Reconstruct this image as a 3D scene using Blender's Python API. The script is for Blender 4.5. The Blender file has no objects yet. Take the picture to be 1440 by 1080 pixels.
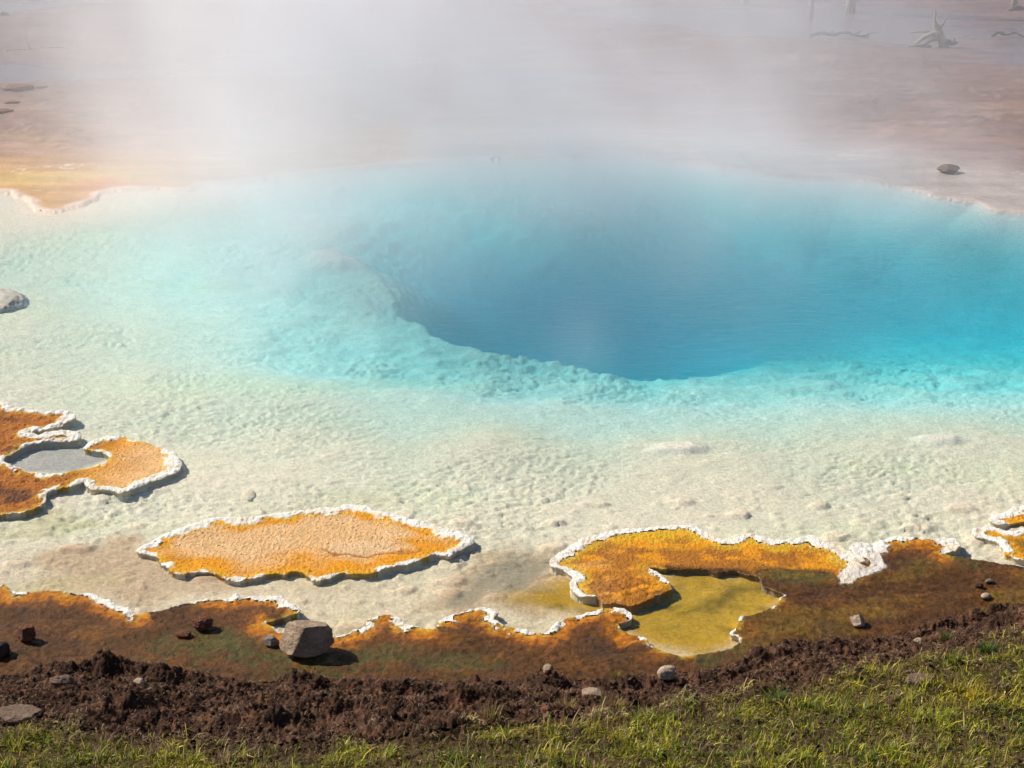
import bpy, bmesh, math, random
import numpy as np
from mathutils import Vector

sc = bpy.context.scene
col = sc.collection
# ------------------------------------------------------------------ camera
CAM_H, PITCH, FPX = 4.4, math.radians(21.5), 2080.0      # metres above the water, tilt, focal length in pixels of a 1440 px frame
cd = bpy.data.cameras.new('camera'); cam = bpy.data.objects.new('camera', cd); col.objects.link(cam)
cam.location = (0, 0, CAM_H); cam.rotation_euler = (math.pi/2 - PITCH, 0, 0)
cd.sensor_width = 36; cd.lens = 36*FPX/1440; cd.clip_start = .1; cd.clip_end = 3000
sc.camera = cam
# ------------------------------------------------------------------ sky, sun, exposure
SUN_EL, SUN_AZ = math.radians(42), math.radians(-66)     # azimuth from +Y, negative = to the left
sdir = Vector((math.sin(SUN_AZ)*math.cos(SUN_EL), math.cos(SUN_AZ)*math.cos(SUN_EL), math.sin(SUN_EL)))
w = bpy.data.worlds.new('World'); sc.world = w; w.use_nodes = True
wn = w.node_tree.nodes; bg = wn['Background']; bg.inputs[1].default_value = .065
sky = wn.new('ShaderNodeTexSky'); sky.sky_type = 'NISHITA'; sky.sun_disc = False
sky.sun_elevation = SUN_EL; sky.sun_rotation = SUN_AZ; sky.dust_density = 2.0; sky.air_density = 1.0; sky.altitude = 2200
w.node_tree.links.new(sky.outputs[0], bg.inputs[0])
ld = bpy.data.lights.new('sun', 'SUN'); ld.energy = 5.0; ld.angle = math.radians(.5); ld.color = (1, .93, .82)
sun = bpy.data.objects.new('sun', ld); col.objects.link(sun)
sun.rotation_euler = (-sdir).to_track_quat('-Z', 'Y').to_euler(); sun.location = (-20, 20, 30)
vs = sc.view_settings; vs.view_transform = 'Standard'; vs.look = 'None'; vs.gamma = 1; vs.exposure = .34; vs.use_curve_mapping = False
sc.render.engine = 'CYCLES'
cy = sc.cycles; cy.max_bounces = 5; cy.diffuse_bounces = 2; cy.glossy_bounces = 2; cy.adaptive_threshold = .03; cy.volume_bounces = 4; cy.transparent_max_bounces = 24
cy.use_denoising = True; cy.caustics_reflective = False; cy.caustics_refractive = False
cy.volume_step_rate = 4; cy.volume_max_steps = 128; cy.sample_clamp_indirect = 4

# ------------------------------------------------------------------ helpers: points, noise, distance fields
rng = np.random.default_rng(7)
def P(px, py, z=0.0):
    """point of the plane at height z that was surveyed at frame pixel (px, py)"""
    px, py, z = np.broadcast_arrays(np.asarray(px, float), np.asarray(py, float), np.asarray(z, float))
    dx = (px-720)/FPX; dy = (540-py)/FPX
    cp, sp = math.cos(PITCH), math.sin(PITCH)
    Y = cp+dy*sp; Z = -sp+dy*cp
    t = (z-CAM_H)/Z
    return np.stack([t*dx, t*Y, z+0*t], -1)
def P2(lst, z=0.0):
    a = np.array(lst, float); return P(a[:, 0], a[:, 1], z)[:, :2]

def _h(ix, iy, s):
    n = (ix*374761393 + iy*668265263 + s*1442695041) & 0xffffffff
    n = ((n ^ (n >> 13))*1274126177) & 0xffffffff
    n = ((n ^ (n >> 16))*2246822519) & 0xffffffff
    return (n ^ (n >> 15)) & 0xffffffff
def perlin(x, y, s=0):
    x = np.asarray(x, float); y = np.asarray(y, float)
    fx = np.floor(x); fy = np.floor(y); ix = fx.astype(np.int64); iy = fy.astype(np.int64)
    u = x-fx; v = y-fy
    def g(a, b, p, q):
        t = _h(ix+a, iy+b, s)*(2*math.pi/4294967296.0)
        return np.cos(t)*p+np.sin(t)*q
    n00 = g(0, 0, u, v); n10 = g(1, 0, u-1, v); n01 = g(0, 1, u, v-1); n11 = g(1, 1, u-1, v-1)
    su = u*u*u*(u*(u*6-15)+10); sv = v*v*v*(v*(v*6-15)+10)
    a = n00+su*(n10-n00); b = n01+su*(n11-n01)
    return (a+sv*(b-a))*1.5
def fbm(x, y, o=4, s=0, g=.5):
    t = 0; a = 1; f = 1; n = 0
    for k in range(o):
        t = t+a*perlin(x*f+k*17.3, y*f-k*9.1, s+k); n += a; a *= g; f *= 2.03
    return t/n
def worley(x, y, s=0, jit=.9):
    """nearest and second nearest feature distance and a random number for the cell"""
    x = np.asarray(x, float); y = np.asarray(y, float)
    fx = np.floor(x); fy = np.floor(y); ix = fx.astype(np.int64); iy = fy.astype(np.int64)
    d1 = np.full(x.shape, 9.); d2 = np.full(x.shape, 9.); rid = np.zeros(x.shape)
    for a in (-1, 0, 1):
        for b in (-1, 0, 1):
            h1 = _h(ix+a, iy+b, s)/4294967296.0; h2 = _h(ix+a, iy+b, s+91)/4294967296.0
            d = np.hypot(ix+a+.5+jit*(h1-.5)-x, iy+b+.5+jit*(h2-.5)-y)
            m = d < d1
            d2 = np.where(m, d1, np.minimum(d2, d)); rid = np.where(m, h1, rid); d1 = np.where(m, d, d1)
    return d1, d2, rid
def ss(a, b, x):
    t = np.clip((x-a)/(b-a), 0, 1); return t*t*(3-2*t)
def mix(a, b, t):
    return a*(1-t[..., None])+np.asarray(b, float)*t[..., None]

def densify(poly, step, closed=True, vals=None):
    """Catmull-Rom through the surveyed points, about `step` metres apart"""
    p = np.asarray(poly, float); n = len(p); out = []; ov = []
    for i in range(n if closed else n-1):
        if closed: q = [p[(i-1) % n], p[i], p[(i+1) % n], p[(i+2) % n]]
        else: q = [p[max(i-1, 0)], p[i], p[i+1], p[min(i+2, n-1)]]
        L = np.linalg.norm(q[2]-q[1]); k = max(1, int(math.ceil(L/step)))
        for j in range(k):
            t = j/k; t2 = t*t; t3 = t2*t; T = .6
            m1 = T*(q[2]-q[0]); m2 = T*(q[3]-q[1])
            lim = 1.2*L
            m1 = m1*min(1, lim/(np.linalg.norm(m1)+1e-9)); m2 = m2*min(1, lim/(np.linalg.norm(m2)+1e-9))
            out.append((2*t3-3*t2+1)*q[1]+(t3-2*t2+t)*m1+(-2*t3+3*t2)*q[2]+(t3-t2)*m2)
            if vals is not None: ov.append(vals[i]*(1-t)+vals[(i+1) % n]*t)
    return (np.array(out), np.array(ov)) if vals is not None else np.array(out)
def crinkle(p, amp, freq, s):
    """ragged edge: push the outline in and out along its normal"""
    t = np.roll(p, -1, 0)-np.roll(p, 1, 0); nrm = np.stack([t[:, 1], -t[:, 0]], 1); nrm /= np.linalg.norm(nrm, axis=1)[:, None]+1e-9
    d = amp*(fbm(p[:, 0]*freq, p[:, 1]*freq, 3, s)+.6*perlin(p[:, 0]*freq*3.3, p[:, 1]*freq*3.3, s+5))
    return p+nrm*d[:, None]
def _pd(p, A, AB, L2):
    rx = p[:, None, 0]-A[None, :, 0]; ry = p[:, None, 1]-A[None, :, 1]
    t = np.clip((rx*AB[:, 0]+ry*AB[:, 1])/L2, 0, 1)
    d2 = (rx-t*AB[:, 0])**2+(ry-t*AB[:, 1])**2
    k = d2.argmin(1); r = np.arange(len(p)); tk = t[r, k]
    return np.sqrt(d2[r, k]), k, tk
def poly_dist(pts, poly, closed=True):
    """distance, nearest point, segment index and position on it; points are handled tile by tile with the few segments that can be nearest"""
    A = poly; B = np.roll(poly, -1, 0)
    if not closed: A = A[:-1]; B = poly[1:]
    n = len(pts); D = np.empty(n); I = np.empty(n, int); Tt = np.empty(n)
    if n == 0: return D, np.empty((0, 2)), I, Tt
    AB = B-A; L2 = (AB**2).sum(1)+1e-12
    tile = np.maximum(.3, .08*np.abs(pts[:, 1]))
    lv = np.floor(np.log2(tile/.3)).astype(np.int64); sz = .3*2.0**lv
    tx = np.floor(pts[:, 0]/sz).astype(np.int64); ty = np.floor(pts[:, 1]/sz).astype(np.int64)
    key = (lv*100003+ty+30000)*200003+tx+60000
    order = np.argsort(key, kind='stable'); ks = key[order]
    cuts = np.concatenate([[0], np.flatnonzero(np.diff(ks))+1, [n]])
    for i, j in zip(cuts[:-1], cuts[1:]):
        ii = order[i:j]; p = pts[ii]; lo = p.min(0); hi = p.max(0); c = (lo+hi)/2; hd = np.linalg.norm(hi-lo)/2
        r = c-A; t = np.clip((r*AB).sum(1)/L2, 0, 1); dc = np.linalg.norm(r-t[:, None]*AB, axis=1)
        cand = np.flatnonzero(dc <= dc.min()+2*hd+1e-6)
        ch = max(1, 3_000_000//len(cand))
        for k0 in range(0, len(ii), ch):
            q = ii[k0:k0+ch]; d, k, tk = _pd(pts[q], A[cand], AB[cand], L2[cand])
            D[q] = d; I[q] = cand[k]; Tt[q] = tk
    return D, A[I]+AB[I]*Tt[:, None], I, Tt
def inside(pts, poly):
    A = poly; B = np.roll(poly, -1, 0); n = len(pts); out = np.zeros(n, bool)
    order = np.argsort(pts[:, 1], kind='stable'); yo = pts[order, 1]
    cuts = np.concatenate([[0], np.flatnonzero(np.diff(yo))+1, [n]])
    for i, j in zip(cuts[:-1], cuts[1:]):
        y = yo[i]; c = (A[:, 1] > y) != (B[:, 1] > y)
        if not c.any(): continue
        xi = np.sort(A[c, 0]+(y-A[c, 1])*(B[c, 0]-A[c, 0])/(B[c, 1]-A[c, 1]))
        ii = order[i:j]; out[ii] = (np.searchsorted(xi, pts[ii, 0]) % 2).astype(bool)
    return out
def sdist(pts, poly):
    """negative inside"""
    D, Q, I, T = poly_dist(pts, poly); ins = inside(pts, poly)
    return np.where(ins, -D, D), Q, I, T

# ------------------------------------------------------------------ helpers: objects and materials
def mesh_obj(name, verts, faces, mat=None, parent=None, colors=None, attrs=None, smooth=True):
    me = bpy.data.meshes.new(name)
    verts = np.asarray(verts, np.float32)
    if isinstance(faces, np.ndarray):
        k = faces.shape[1]; nf = len(faces)
        me.vertices.add(len(verts)); me.vertices.foreach_set('co', verts.ravel())
        me.loops.add(nf*k); me.loops.foreach_set('vertex_index', faces.astype(np.int32).ravel())
        me.polygons.add(nf); me.polygons.foreach_set('loop_start', np.arange(0, nf*k, k, dtype=np.int32))
        me.update(calc_edges=True)
    else:
        me.from_pydata([tuple(v) for v in verts], [], faces); me.update()
    if smooth: me.polygons.foreach_set('use_smooth', np.ones(len(me.polygons), bool))
    if colors is not None:
        a = me.color_attributes.new('col', 'FLOAT_COLOR', 'POINT')
        c4 = np.ones((len(verts), 4), np.float32); c4[:, :3] = colors; a.data.foreach_set('color', c4.ravel())
    for k, v in (attrs or {}).items():
        a = me.attributes.new(k, 'FLOAT', 'POINT'); a.data.foreach_set('value', np.asarray(v, np.float32))
    if mat: me.materials.append(mat)
    o = bpy.data.objects.new(name, me); col.objects.link(o)
    if parent: o.parent = parent
    return o
def submesh(V, F, keep, *arrs):
    f = F[keep]; u, inv = np.unique(f, return_inverse=True)
    return (V[u], inv.reshape(f.shape))+tuple(a[u] for a in arrs)
def tag(o, label=None, cat=None, group=None, kind=None):
    if label: o['label'] = label
    if cat: o['category'] = cat
    if group: o['group'] = group
    if kind: o['kind'] = kind
    return o
def empty(name, loc):
    e = bpy.data.objects.new(name, None); col.objects.link(e); e.location = loc; return e

class N:
    """tiny node-tree writer"""
    def __init__(s, name):
        s.m = bpy.data.materials.new(name); s.m.use_nodes = True; s.t = s.m.node_tree; s.t.nodes.clear()
        s.out = s.t.nodes.new('ShaderNodeOutputMaterial')
    def n(s, kind, **kw):
        nd = s.t.nodes.new('ShaderNode'+kind)
        for k, v in kw.items():
            if k.startswith('i_'):
                key = k[2:]; key = int(key) if key.isdigit() else key.replace('_', ' ')
                s.set(nd.inputs[key], v)
            else: setattr(nd, k, v)
        return nd
    def set(s, inp, v):
        if isinstance(v, bpy.types.NodeSocket): s.t.links.new(v, inp)
        elif isinstance(v, bpy.types.Node): s.t.links.new(v.outputs[0], inp)
        else: inp.default_value = v
    def math(s, op, a, b=0.0, c=None):
        nd = s.n('Math', operation=op); s.set(nd.inputs[0], a); s.set(nd.inputs[1], b)
        if c is not None: s.set(nd.inputs[2], c)
        return nd.outputs[0]
    def noise(s, scale, detail=4, rough=.55, vec=None, dist=0):
        nd = s.n('TexNoise', i_Scale=scale, i_Detail=detail, i_Roughness=rough, i_Distortion=dist)
        if vec is not None: s.set(nd.inputs['Vector'], vec)
        return nd.outputs[0]
    def ramp(s, fac, stops):
        nd = s.n('ValToRGB'); e = nd.color_ramp.elements
        while len(e) < len(stops): e.new(.5)
        for el, (p, c) in zip(e, stops): el.position = p; el.color = c if len(c) == 4 else (*c, 1)
        s.set(nd.inputs[0], fac); return nd.outputs[0]
    def mixc(s, fac, a, b, mode='MIX'):
        nd = s.n('Mix', data_type='RGBA', blend_type=mode); s.set(nd.inputs[0], fac); s.set(nd.inputs[6], a); s.set(nd.inputs[7], b)
        return nd.outputs[2]
    def bump(s, h, strength, dist, normal=None):
        nd = s.n('Bump', i_Strength=strength, i_Distance=dist, i_Height=h)
        if normal is not None: s.set(nd.inputs['Normal'], normal)
        return nd.outputs[0]

def ground_mat(name, grain=(90, 400), var=.35, bumps=((60, .5, .012), (260, .6, .004)), rough=.85, rough_attr=False, spec=.3, cell=None, stretch=None):
    """vertex pigment broken up by procedural grain, with fine relief"""
    m = N(name)
    pos = m.n('NewGeometry').outputs['Position']
    if stretch:
        mp = m.n('Mapping'); m.set(mp.inputs[0], pos); mp.inputs['Scale'].default_value = stretch; pos = mp.outputs[0]
    c = m.n('VertexColor', layer_name='col').outputs[0]
    n1 = m.noise(grain[0], 5, .65, pos); n2 = m.noise(grain[1], 3, .6, pos)
    f = m.math('ADD', m.math('MULTIPLY', n1, .6), m.math('MULTIPLY', n2, .4))
    k = m.math('MULTIPLY_ADD', m.math('SUBTRACT', f, .5), var*4, 1.0)
    c2 = m.mixc(1.0, c, m.n('CombineColor', i_0=k, i_1=k, i_2=k).outputs[0], 'MULTIPLY')
    nrm = None
    for sc_, st, di in bumps: nrm = m.bump(m.noise(sc_, 5, .65, pos), st, di, nrm)
    if cell:
        v = m.n('TexVoronoi', i_Scale=cell[0], feature='F1'); m.set(v.inputs['Vector'], pos)
        nrm = m.bump(m.math('SUBTRACT', 1.0, v.outputs[0]), cell[1], cell[2], nrm)
    b = m.n('BsdfPrincipled', i_Base_Color=c2, i_Roughness=rough, i_Normal=nrm)
    b.inputs['Specular IOR Level'].default_value = spec
    if rough_attr:
        wet = m.n('Attribute', attribute_name='wet').outputs['Fac']
        r = m.math('MULTIPLY_ADD', wet, -(rough-.22), rough)
        m.set(b.inputs['Roughness'], r); m.set(b.inputs['Specular IOR Level'], m.math('MULTIPLY_ADD', wet, .12, spec))
    m.t.links.new(b.outputs[0], m.out.inputs[0])
    return m.m

M_bed = ground_mat('sinter_bed', (55, 150), .55, ((18, .12, .02), (90, .45, .010), (220, .6, .005)), .9, spec=.1, stretch=(.9, .7, 1.0))  # colour speckle: sinter grains, with caustic sparkle painted in
M_far = ground_mat('far_flat', (3, 22), .30, ((6, .4, .03), (40, .5, .02)), .9, rough_attr=True, spec=.2)
M_mat = ground_mat('microbial_mat', (50, 220), .22, ((45, .7, .022), (150, .9, .009)), .8, spec=.2, cell=(75, .5, .010))
M_flat = ground_mat('wet_mat', (26, 110), .75, ((35, .9, .022), (110, 1, .012), (300, .8, .004)), .6, rough_attr=True, spec=.14)
M_crust = ground_mat('white_crust', (80, 300), .10, ((60, .5, .010), (200, .7, .006)), .85, spec=.3, cell=(95, .45, .010))
M_mud = ground_mat('mud', (30, 170), .6, ((45, .9, .03), (150, 1, .014), (400, .9, .005)), .8, rough_attr=True, spec=.15)

# ------------------------------------------------------------------ surveyed outlines (frame pixels, turned into ground metres)
def c3(pts, ox, oy, k): return [(ox+x/k, oy+y/k) for x, y in pts]
BACK, FRONT = .115, .030
T2px = [(193,774,.05),(213,760,BACK),(240,747,BACK),(267,737,BACK),(300,728,BACK),(333,727,BACK),(383,722,BACK),(417,717,BACK),(470,712,.12),(493,708,.13),(513,710,.13),(550,722,.12),(600,733,BACK),(630,742,.13),(657,751,.14),(667,759,.12),(647,773,.08),(630,782,.05),(613,778,.025),(587,788,.03),(573,792,.03),(547,798,.035),(523,805,.03),(503,807,.014),(480,805,.02),(460,813,.035),(443,816,.03),(432,807,.008),(417,802,.006),(400,807,.012),(383,806,.028),(353,813,.02),(320,815,.045),(307,807,.03),(287,803,.03),(250,805,.04),(230,793,.035),(220,782,.03)]
T1px = [(-170,585,.1),(-60,572,.1)]+[(x,y,b) for (x,y),b in zip(c3([(0,72),(60,97),(150,112),(235,118),(285,112),(320,140),(270,172),(200,192),(130,203),(180,212),(250,194),(320,200),(342,226),(300,243),(200,246),(130,256),(60,290),(15,325),(60,342),(110,366),(200,379),(260,376),(330,360),(400,345),(450,325),(460,308),(440,287),(372,277),(350,268),(390,240),(440,225),(510,216),(545,231),(640,250),(700,270),(740,290),(765,330),(760,360),(700,390),(640,410),(600,425),(520,455),(460,447),(380,440),(350,412),(320,425),(260,440),(200,460),(190,490),(160,520),(100,540),(0,549)],0,540,3),
   [.12,.11,.06,.06,.12,.12,.11,.10,.12,.12,.12,.12,.12,.10,.06,.06,.05,.06,.06,.05,.04,.03,.012,.012,.02,.02,.02,.04,.08,.11,.11,.06,.02,.02,.05,.13,.15,.14,.12,.10,.09,.08,.06,.06,.07,.06,.05,.05,.03,.012,.012,.02])]+[(-60,724,.03),(-170,728,.03)]
T4px = [(1560,690,.1),(1490,702,.1),(1440,710,.13),(1425,714,.14),(1412,720,.14),(1397,722,.14),(1392,730,.14),(1402,736,.12),(1420,736,.04),(1440,733,.02),(1470,735,.02),(1462,742,.03),(1440,744,.06),(1420,746,.08),(1402,741,.10),(1385,740,.11),(1370,743,.12),(1370,751,.12),(1385,756,.11),(1402,762,.09),(1412,772,.06),(1414,778,.05),(1430,784,.05),(1445,787,.04),(1500,796,.04),(1560,800,.04)]
SHpx = [(-400,812,.05),(-150,818,.05),(0,822,.05),(20,829,.05),(50,830,.02),(77,828,.035),(103,833,.04),(123,832,.06),(143,838,.07),(163,847,.075),(182,855,.07),(195,862,.05),(213,858,.008),(233,853,.012),(263,845,.012),(293,842,.025),(320,840,.03),(333,835,.05),(360,836,.065),(393,837,.075),(407,845,.08),(422,857,.055),(410,863,.02),(390,869,.01),(374,874,.03),(387,882,.05),(397,888,.05),(420,886,.04),(440,889,.03),(467,893,.02),(479,892,.04),(497,885,.04),(513,879,.04),(517,872,.01),(527,865,.03),(547,860,.05),(560,867,.05),(577,877,.05),(600,883,.04),(613,880,.01),(623,867,.05),(640,862,.05),(667,855,.055),(683,852,.06),(702,859,.07),(694,867,.08),(705,876,.05),(727,882,.055),(753,888,.055),(770,886,.05),(782,875,.05),(800,866,.03),(827,861,.035),(853,854,.045),(878,855,.06),(890,863,.06),(886,871,.05),(870,875,.02),(876,884,.02),(890,891,.03),(910,894,.03),(914,904,.012),(930,912,.02),(947,918,.012),(967,920,.016),(987,917,.012),(1017,912,.010),(1040,902,.012),(1039,893,.015),(1028,889,.016),(1037,877,.015),(1043,864,.014),(1055,862,.008),(1073,857,.006),(1087,850,.016),(1097,840,.016),(1103,833,.012),(1090,828,.008),(1073,820,.010),(1070,811,.008),(1050,805,.006),(1033,800,.006),(1007,803,.006),(993,798,.006),(957,798,.006),(925,797,.02),(911,796,.03),(927,805,.03),(940,818,.03),(943,827,.025),(927,835,.012),(907,845,.004),(890,850,.004),(868,847,.006),(850,847,.006),(840,838,.014),(820,838,.06),(803,825,.075),(805,810,.07),(793,801,.08),(777,796,.09),(773,787,.11),(790,775,.11),(807,763,.115),(827,755,.11),(850,748,.11),(873,743,.09),(907,742,.06),(937,739,.07),(970,737,.10),(987,743,.10),(1007,753,.10),(1023,758,.09),(1053,750,.07),(1073,753,.09),(1095,758,.10),(1117,757,.10),(1140,752,.11),(1157,760,.14),(1180,766,.15),(1192,774,.15),(1199,776,.14),(1197,768,.13),(1210,761,.14),(1228,762,.14),(1252,755,.09),(1280,754,.07),(1300,757,.03),(1320,756,.05),(1330,754,.10),(1342,756,.10),(1351,765,.10),(1345,771,.09),(1331,777,.06),(1345,780,.006),(1375,786,.006),(1405,790,.006),(1440,794,.006),(1600,812,.01),(1900,830,.01)]
MUDpx = [(-400,955),(0,945),(80,938),(150,925),(200,929),(280,942),(350,957),(430,945),(520,957),(600,951),(700,957),(760,945),(800,951),(870,953),(950,946),(1020,930),(1080,907),(1150,900),(1250,892),(1290,877),(1340,866),(1390,851),(1440,846),(1600,835),(1900,820)]
GRASSpx = [(-400,1040),(0,1033),(90,1036),(180,1055),(260,1056),(330,1072),(420,1070),(500,1060),(600,1052),(690,1036),(780,1026),(850,1017),(930,1000),(1000,990),(1080,974),(1150,962),(1210,948),(1290,930),(1360,908),(1440,893),(1600,870),(1900,850)]
FARpx = [(-600,300),(-200,285),(0,266),(23,273),(40,283),(50,292),(77,295),(107,288),(130,280),(143,270),(167,265),(200,263),(260,265),(283,258),(327,253),(420,243),(520,232),(650,222),(800,218),(950,224),(1050,238),(1107,247),(1193,248),(1213,252),(1247,258),(1293,267),(1330,277),(1377,282),(1400,292),(1440,297),(1520,310),(1700,345),(2000,420)]
DEEPf = [(430,330),(467,385),(510,387),(530,405),(567,443),(617,473),(690,497),(750,505),(827,517),(867,523),(933,520),(987,513),(1060,508),(1200,502),(1440,490),(1700,480),(2300,460)]
DEEPb = [(2300,430),(1700,365),(1440,315),(1300,285),(1200,268),(1050,268),(900,276),(750,282),(650,275),(540,285),(470,305)]

def outline(px, z, step, amp, freq, s):
    a = np.array(px, float); p = P(a[:, 0], a[:, 1], z)[:, :2]
    d, v = densify(p, step, True, a[:, 2]); return crinkle(d, amp, freq, s), v
TOP = .020
T1, T1w = outline(T1px, TOP, .022, .014, 9, 1)
T2, T2w = outline(T2px, TOP, .022, .014, 9, 2)
T4, T4w = outline(T4px, TOP, .022, .014, 9, 3)
a = np.array(SHpx, float); shp = P(a[:, 0], a[:, 1], .03)[:, :2]
shp = np.vstack([shp, [[9.5, -8], [-9.5, -8]]]); shw = np.append(a[:, 2], [.01, .01])
shp[0, 0] = -9.5; shp[-3, 0] = 9.5
SHd, SHw = densify(shp, .022, True, shw); SH = crinkle(SHd, .012, 9, 4)
MUD = densify(P2(MUDpx, .03), .08, False)
GRS = densify(P2(GRASSpx, .14), .08, False)
farl = P2(FARpx, .03)
FARd = densify(farl, .12, False); FARd = crinkle(FARd, .05, 2.2, 6)
FAR = np.vstack([FARd, [[60, 9], [900, 40], [900, 1500], [-900, 1500], [-900, 40], [-60, 17]]])
DEEP = np.vstack([P2(DEEPf, -.25), P2(DEEPb, -.1)])
DEEP = crinkle(densify(DEEP, .1), .10, 1.3, 8)

# ------------------------------------------------------------------ pool bed and far flats: one sheet to the horizon, split at the shoreline
us = np.concatenate([np.linspace(-1, -.66, 26)[:-1], np.linspace(-.66, .66, 600), np.linspace(.66, 1, 26)[1:]])
ys = [-8.0, -4, 0, 3, 5, 6, 6.6]; y = 7.0
while y < 1200:
    ys.append(y); y += .018 if y < 9.6 else min(60, .018*(y/9.6)**2.0 if y < 40 else y*.03)
ys = np.array(ys)
Yg, Ug = np.meshgrid(ys, us, indexing='ij')
Xg = Ug*(np.maximum(.60*Yg, 2)+1.4+np.where(Yg > 60, (Yg-60)*.5, 0)+np.where(Yg < 7, 8, 0)*ss(7.0, 5, Yg))
nr, nc = Xg.shape
XY = np.stack([Xg.ravel(), Yg.ravel()], 1); X, Y = XY.T
idx = np.arange(nr*nc).reshape(nr, nc)
F = np.stack([idx[:-1, :-1], idx[:-1, 1:], idx[1:, 1:], idx[1:, :-1]], -1).reshape(-1, 4)
DP = np.array([(-300,800,0.018),(0,860,0.018),(300,850,0.018),(700,860,0.018),(1000,870,0.018),(1400,790,0.018),(1700,800,0.018),(0,780,0.0199),(300,700,0.0256),(700,740,0.0256),(760,845,0.0285),(990,850,0.018),(1000,710,0.0256),(1400,690,0.0228),(1700,700,0.0285),(-300,650,0.0199),(100,650,0.0228),(400,640,0.0314),(700,640,0.0342),(1000,650,0.0314),(1250,640,0.0342),(1440,640,0.0371),(0,560,0.0303),(200,560,0.0472),(400,570,0.0672),(600,570,0.103),(800,575,0.112),(1000,575,0.112),(1200,580,0.0948),(1440,580,0.0948),(1700,560,0.129),(0,500,0.0337),(120,490,0.0629),(300,490,0.105),(450,500,0.231),(600,520,0.258),(750,535,0.245),(900,545,0.245),(1050,535,0.288),(1250,530,0.319),(1440,530,0.34),(0,440,0.0348),(150,420,0.0975),(300,400,0.146),(420,390,0.201),(100,360,0.0697),(250,340,0.119),(350,320,0.157),(0,330,0.0243),(180,290,0.0314),(300,285,0.0629),(420,280,0.333),(-300,400,0.0278),(-300,300,0.0197),(500,265,0.352),(650,255,0.308),(800,250,0.308),(1000,255,0.308),(1150,262,0.44),(1250,275,0.44),(1400,305,0.44),(1700,365,0.44),(1440,470,0.65),(1250,470,0.7),(1120,480,0.62),(1440,400,0.85),(1250,385,0.9),(1250,325,0.45),(1440,345,0.45),(1700,450,0.8),(2000,400,0.8),(2000,470,0.6)], float)
dpw = P(DP[:, 0], DP[:, 1], -DP[:, 2])
num = np.zeros(len(X)); den = np.zeros(len(X))
for (cx, cyy, _), dv in zip(dpw, DP[:, 2]):
    ww = 1/((X-cx)**2+((Y-cyy)*.8)**2+.30)**2.5; num += ww*dv; den += ww
depth = num/den
near = Y < 60
def box(a, k, ax):
    p = np.pad(a, [(k+1, k) if i == ax else (0, 0) for i in (0, 1)], mode='edge'); c = np.cumsum(p, ax); n_ = a.shape[ax]
    hi = np.take(c, np.arange(2*k+1, 2*k+1+n_), ax); lo = np.take(c, np.arange(n_), ax); return (hi-lo)/(2*k+1)
def soften(d, kr, kc):
    g = d.reshape(nr, nc)
    for _ in range(2): g = box(box(g, kr, 0), kc, 1)
    return g.ravel()
sdD = np.full(len(X), 9.); q = near & (Y > 8); sdD[q] = sdist(XY[q], DEEP)[0]
wd = .7+3.5*ss(.3, 2.8, X)+1.9*ss(13, 16, Y)
drop = ss(0, 1, np.clip(-sdD/wd, 0, 1))*(2.0-1.65*ss(1.0, 3.2, X))
drop *= 1+.10*fbm(X*.5, Y*.5, 3, 21)
back = ss(17.6, 13.2, Y)                                     # the far wall slopes up to the far lip
drop *= .50+.50*back
depth = depth+drop
sd_ = soften(depth, 22, 30); kb = ss(.3, 2.0, X)*ss(9.8, 11.2, Y)*ss(24, 20, Y); depth = depth*(1-kb)+sd_*kb
sd_ = soften(depth, 9, 14); kb = .8*ss(10.0, 11.5, Y)*ss(24, 20, Y)*(1-ss(.3, 2.0, X))*ss(-.15, .6, np.abs(sdD)-.0); depth = depth*(1-kb)+sd_*kb
nst = (depth+.05*fbm(X*1.1, Y*1.4, 4, 57))*12; qd = (np.floor(nst)+ss(.55, 1, nst-np.floor(nst)))/12-.05*fbm(X*1.1, Y*1.4, 4, 57); ks = .35*ss(.10, .18, depth)*ss(2.2, .8, X)*ss(.95, .6, depth); depth = depth*(1-ks)+qd*ks
sdF = np.full(len(X), -9.); q = np.flatnonzero((Y > 7) & (Y < 1300)); r, Qf, _, _ = sdist(XY[q], FAR); sdF[q] = r      # negative = far land
cs_ = .55*np.maximum(.018*(Y[q]/9.6)**2, .03); sn = (np.abs(r) < cs_) & (Y[q] < 24) & (np.abs(Qf[:, 1]-Y[q]) > 1.2*np.abs(Qf[:, 0]-X[q])); XY[q[sn]] = Qf[sn]; sdF[q[sn]] = -1e-4; X, Y = XY[:, 0].copy(), XY[:, 1].copy()
sdF[(Y <= 7)] = 9
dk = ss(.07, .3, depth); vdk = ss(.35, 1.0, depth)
# relief: flaky sinter ledges, lumps, small grain
n = fbm(X*.7, Y*2.0, 5, 31, .58)*9
led = (np.floor(n)+ss(.88, 1, n-np.floor(n))-n)*.013*(.5+.9*(fbm(X*.7, Y*.7, 2, 33) > -.05))
n2 = fbm(X*1.1+4, Y*3.8, 3, 35, .4)*6
led2 = (np.floor(n2)+ss(.85, 1, n2-np.floor(n2))-n2)*.009
d1, d2, rid = worley(X*3.3+.35*fbm(X*3, Y*3, 2, 4), Y*5.2+.35*fbm(X*3, Y*3, 2, 5), 41)
lump = np.where(rid > .72, ss(.34, .20, d1)*(rid-.45)*.05, 0)
d1b, _, ridb = worley(X*9, Y*13, 43)
lumpb = np.where(ridb > .74, ss(.36, .2, d1b)*.010, 0)
grain = fbm(X*5, Y*13, 4, 51, .55)*.008
boul = fbm(X*2.2, Y*2.6, 4, 53, .6)
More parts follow.
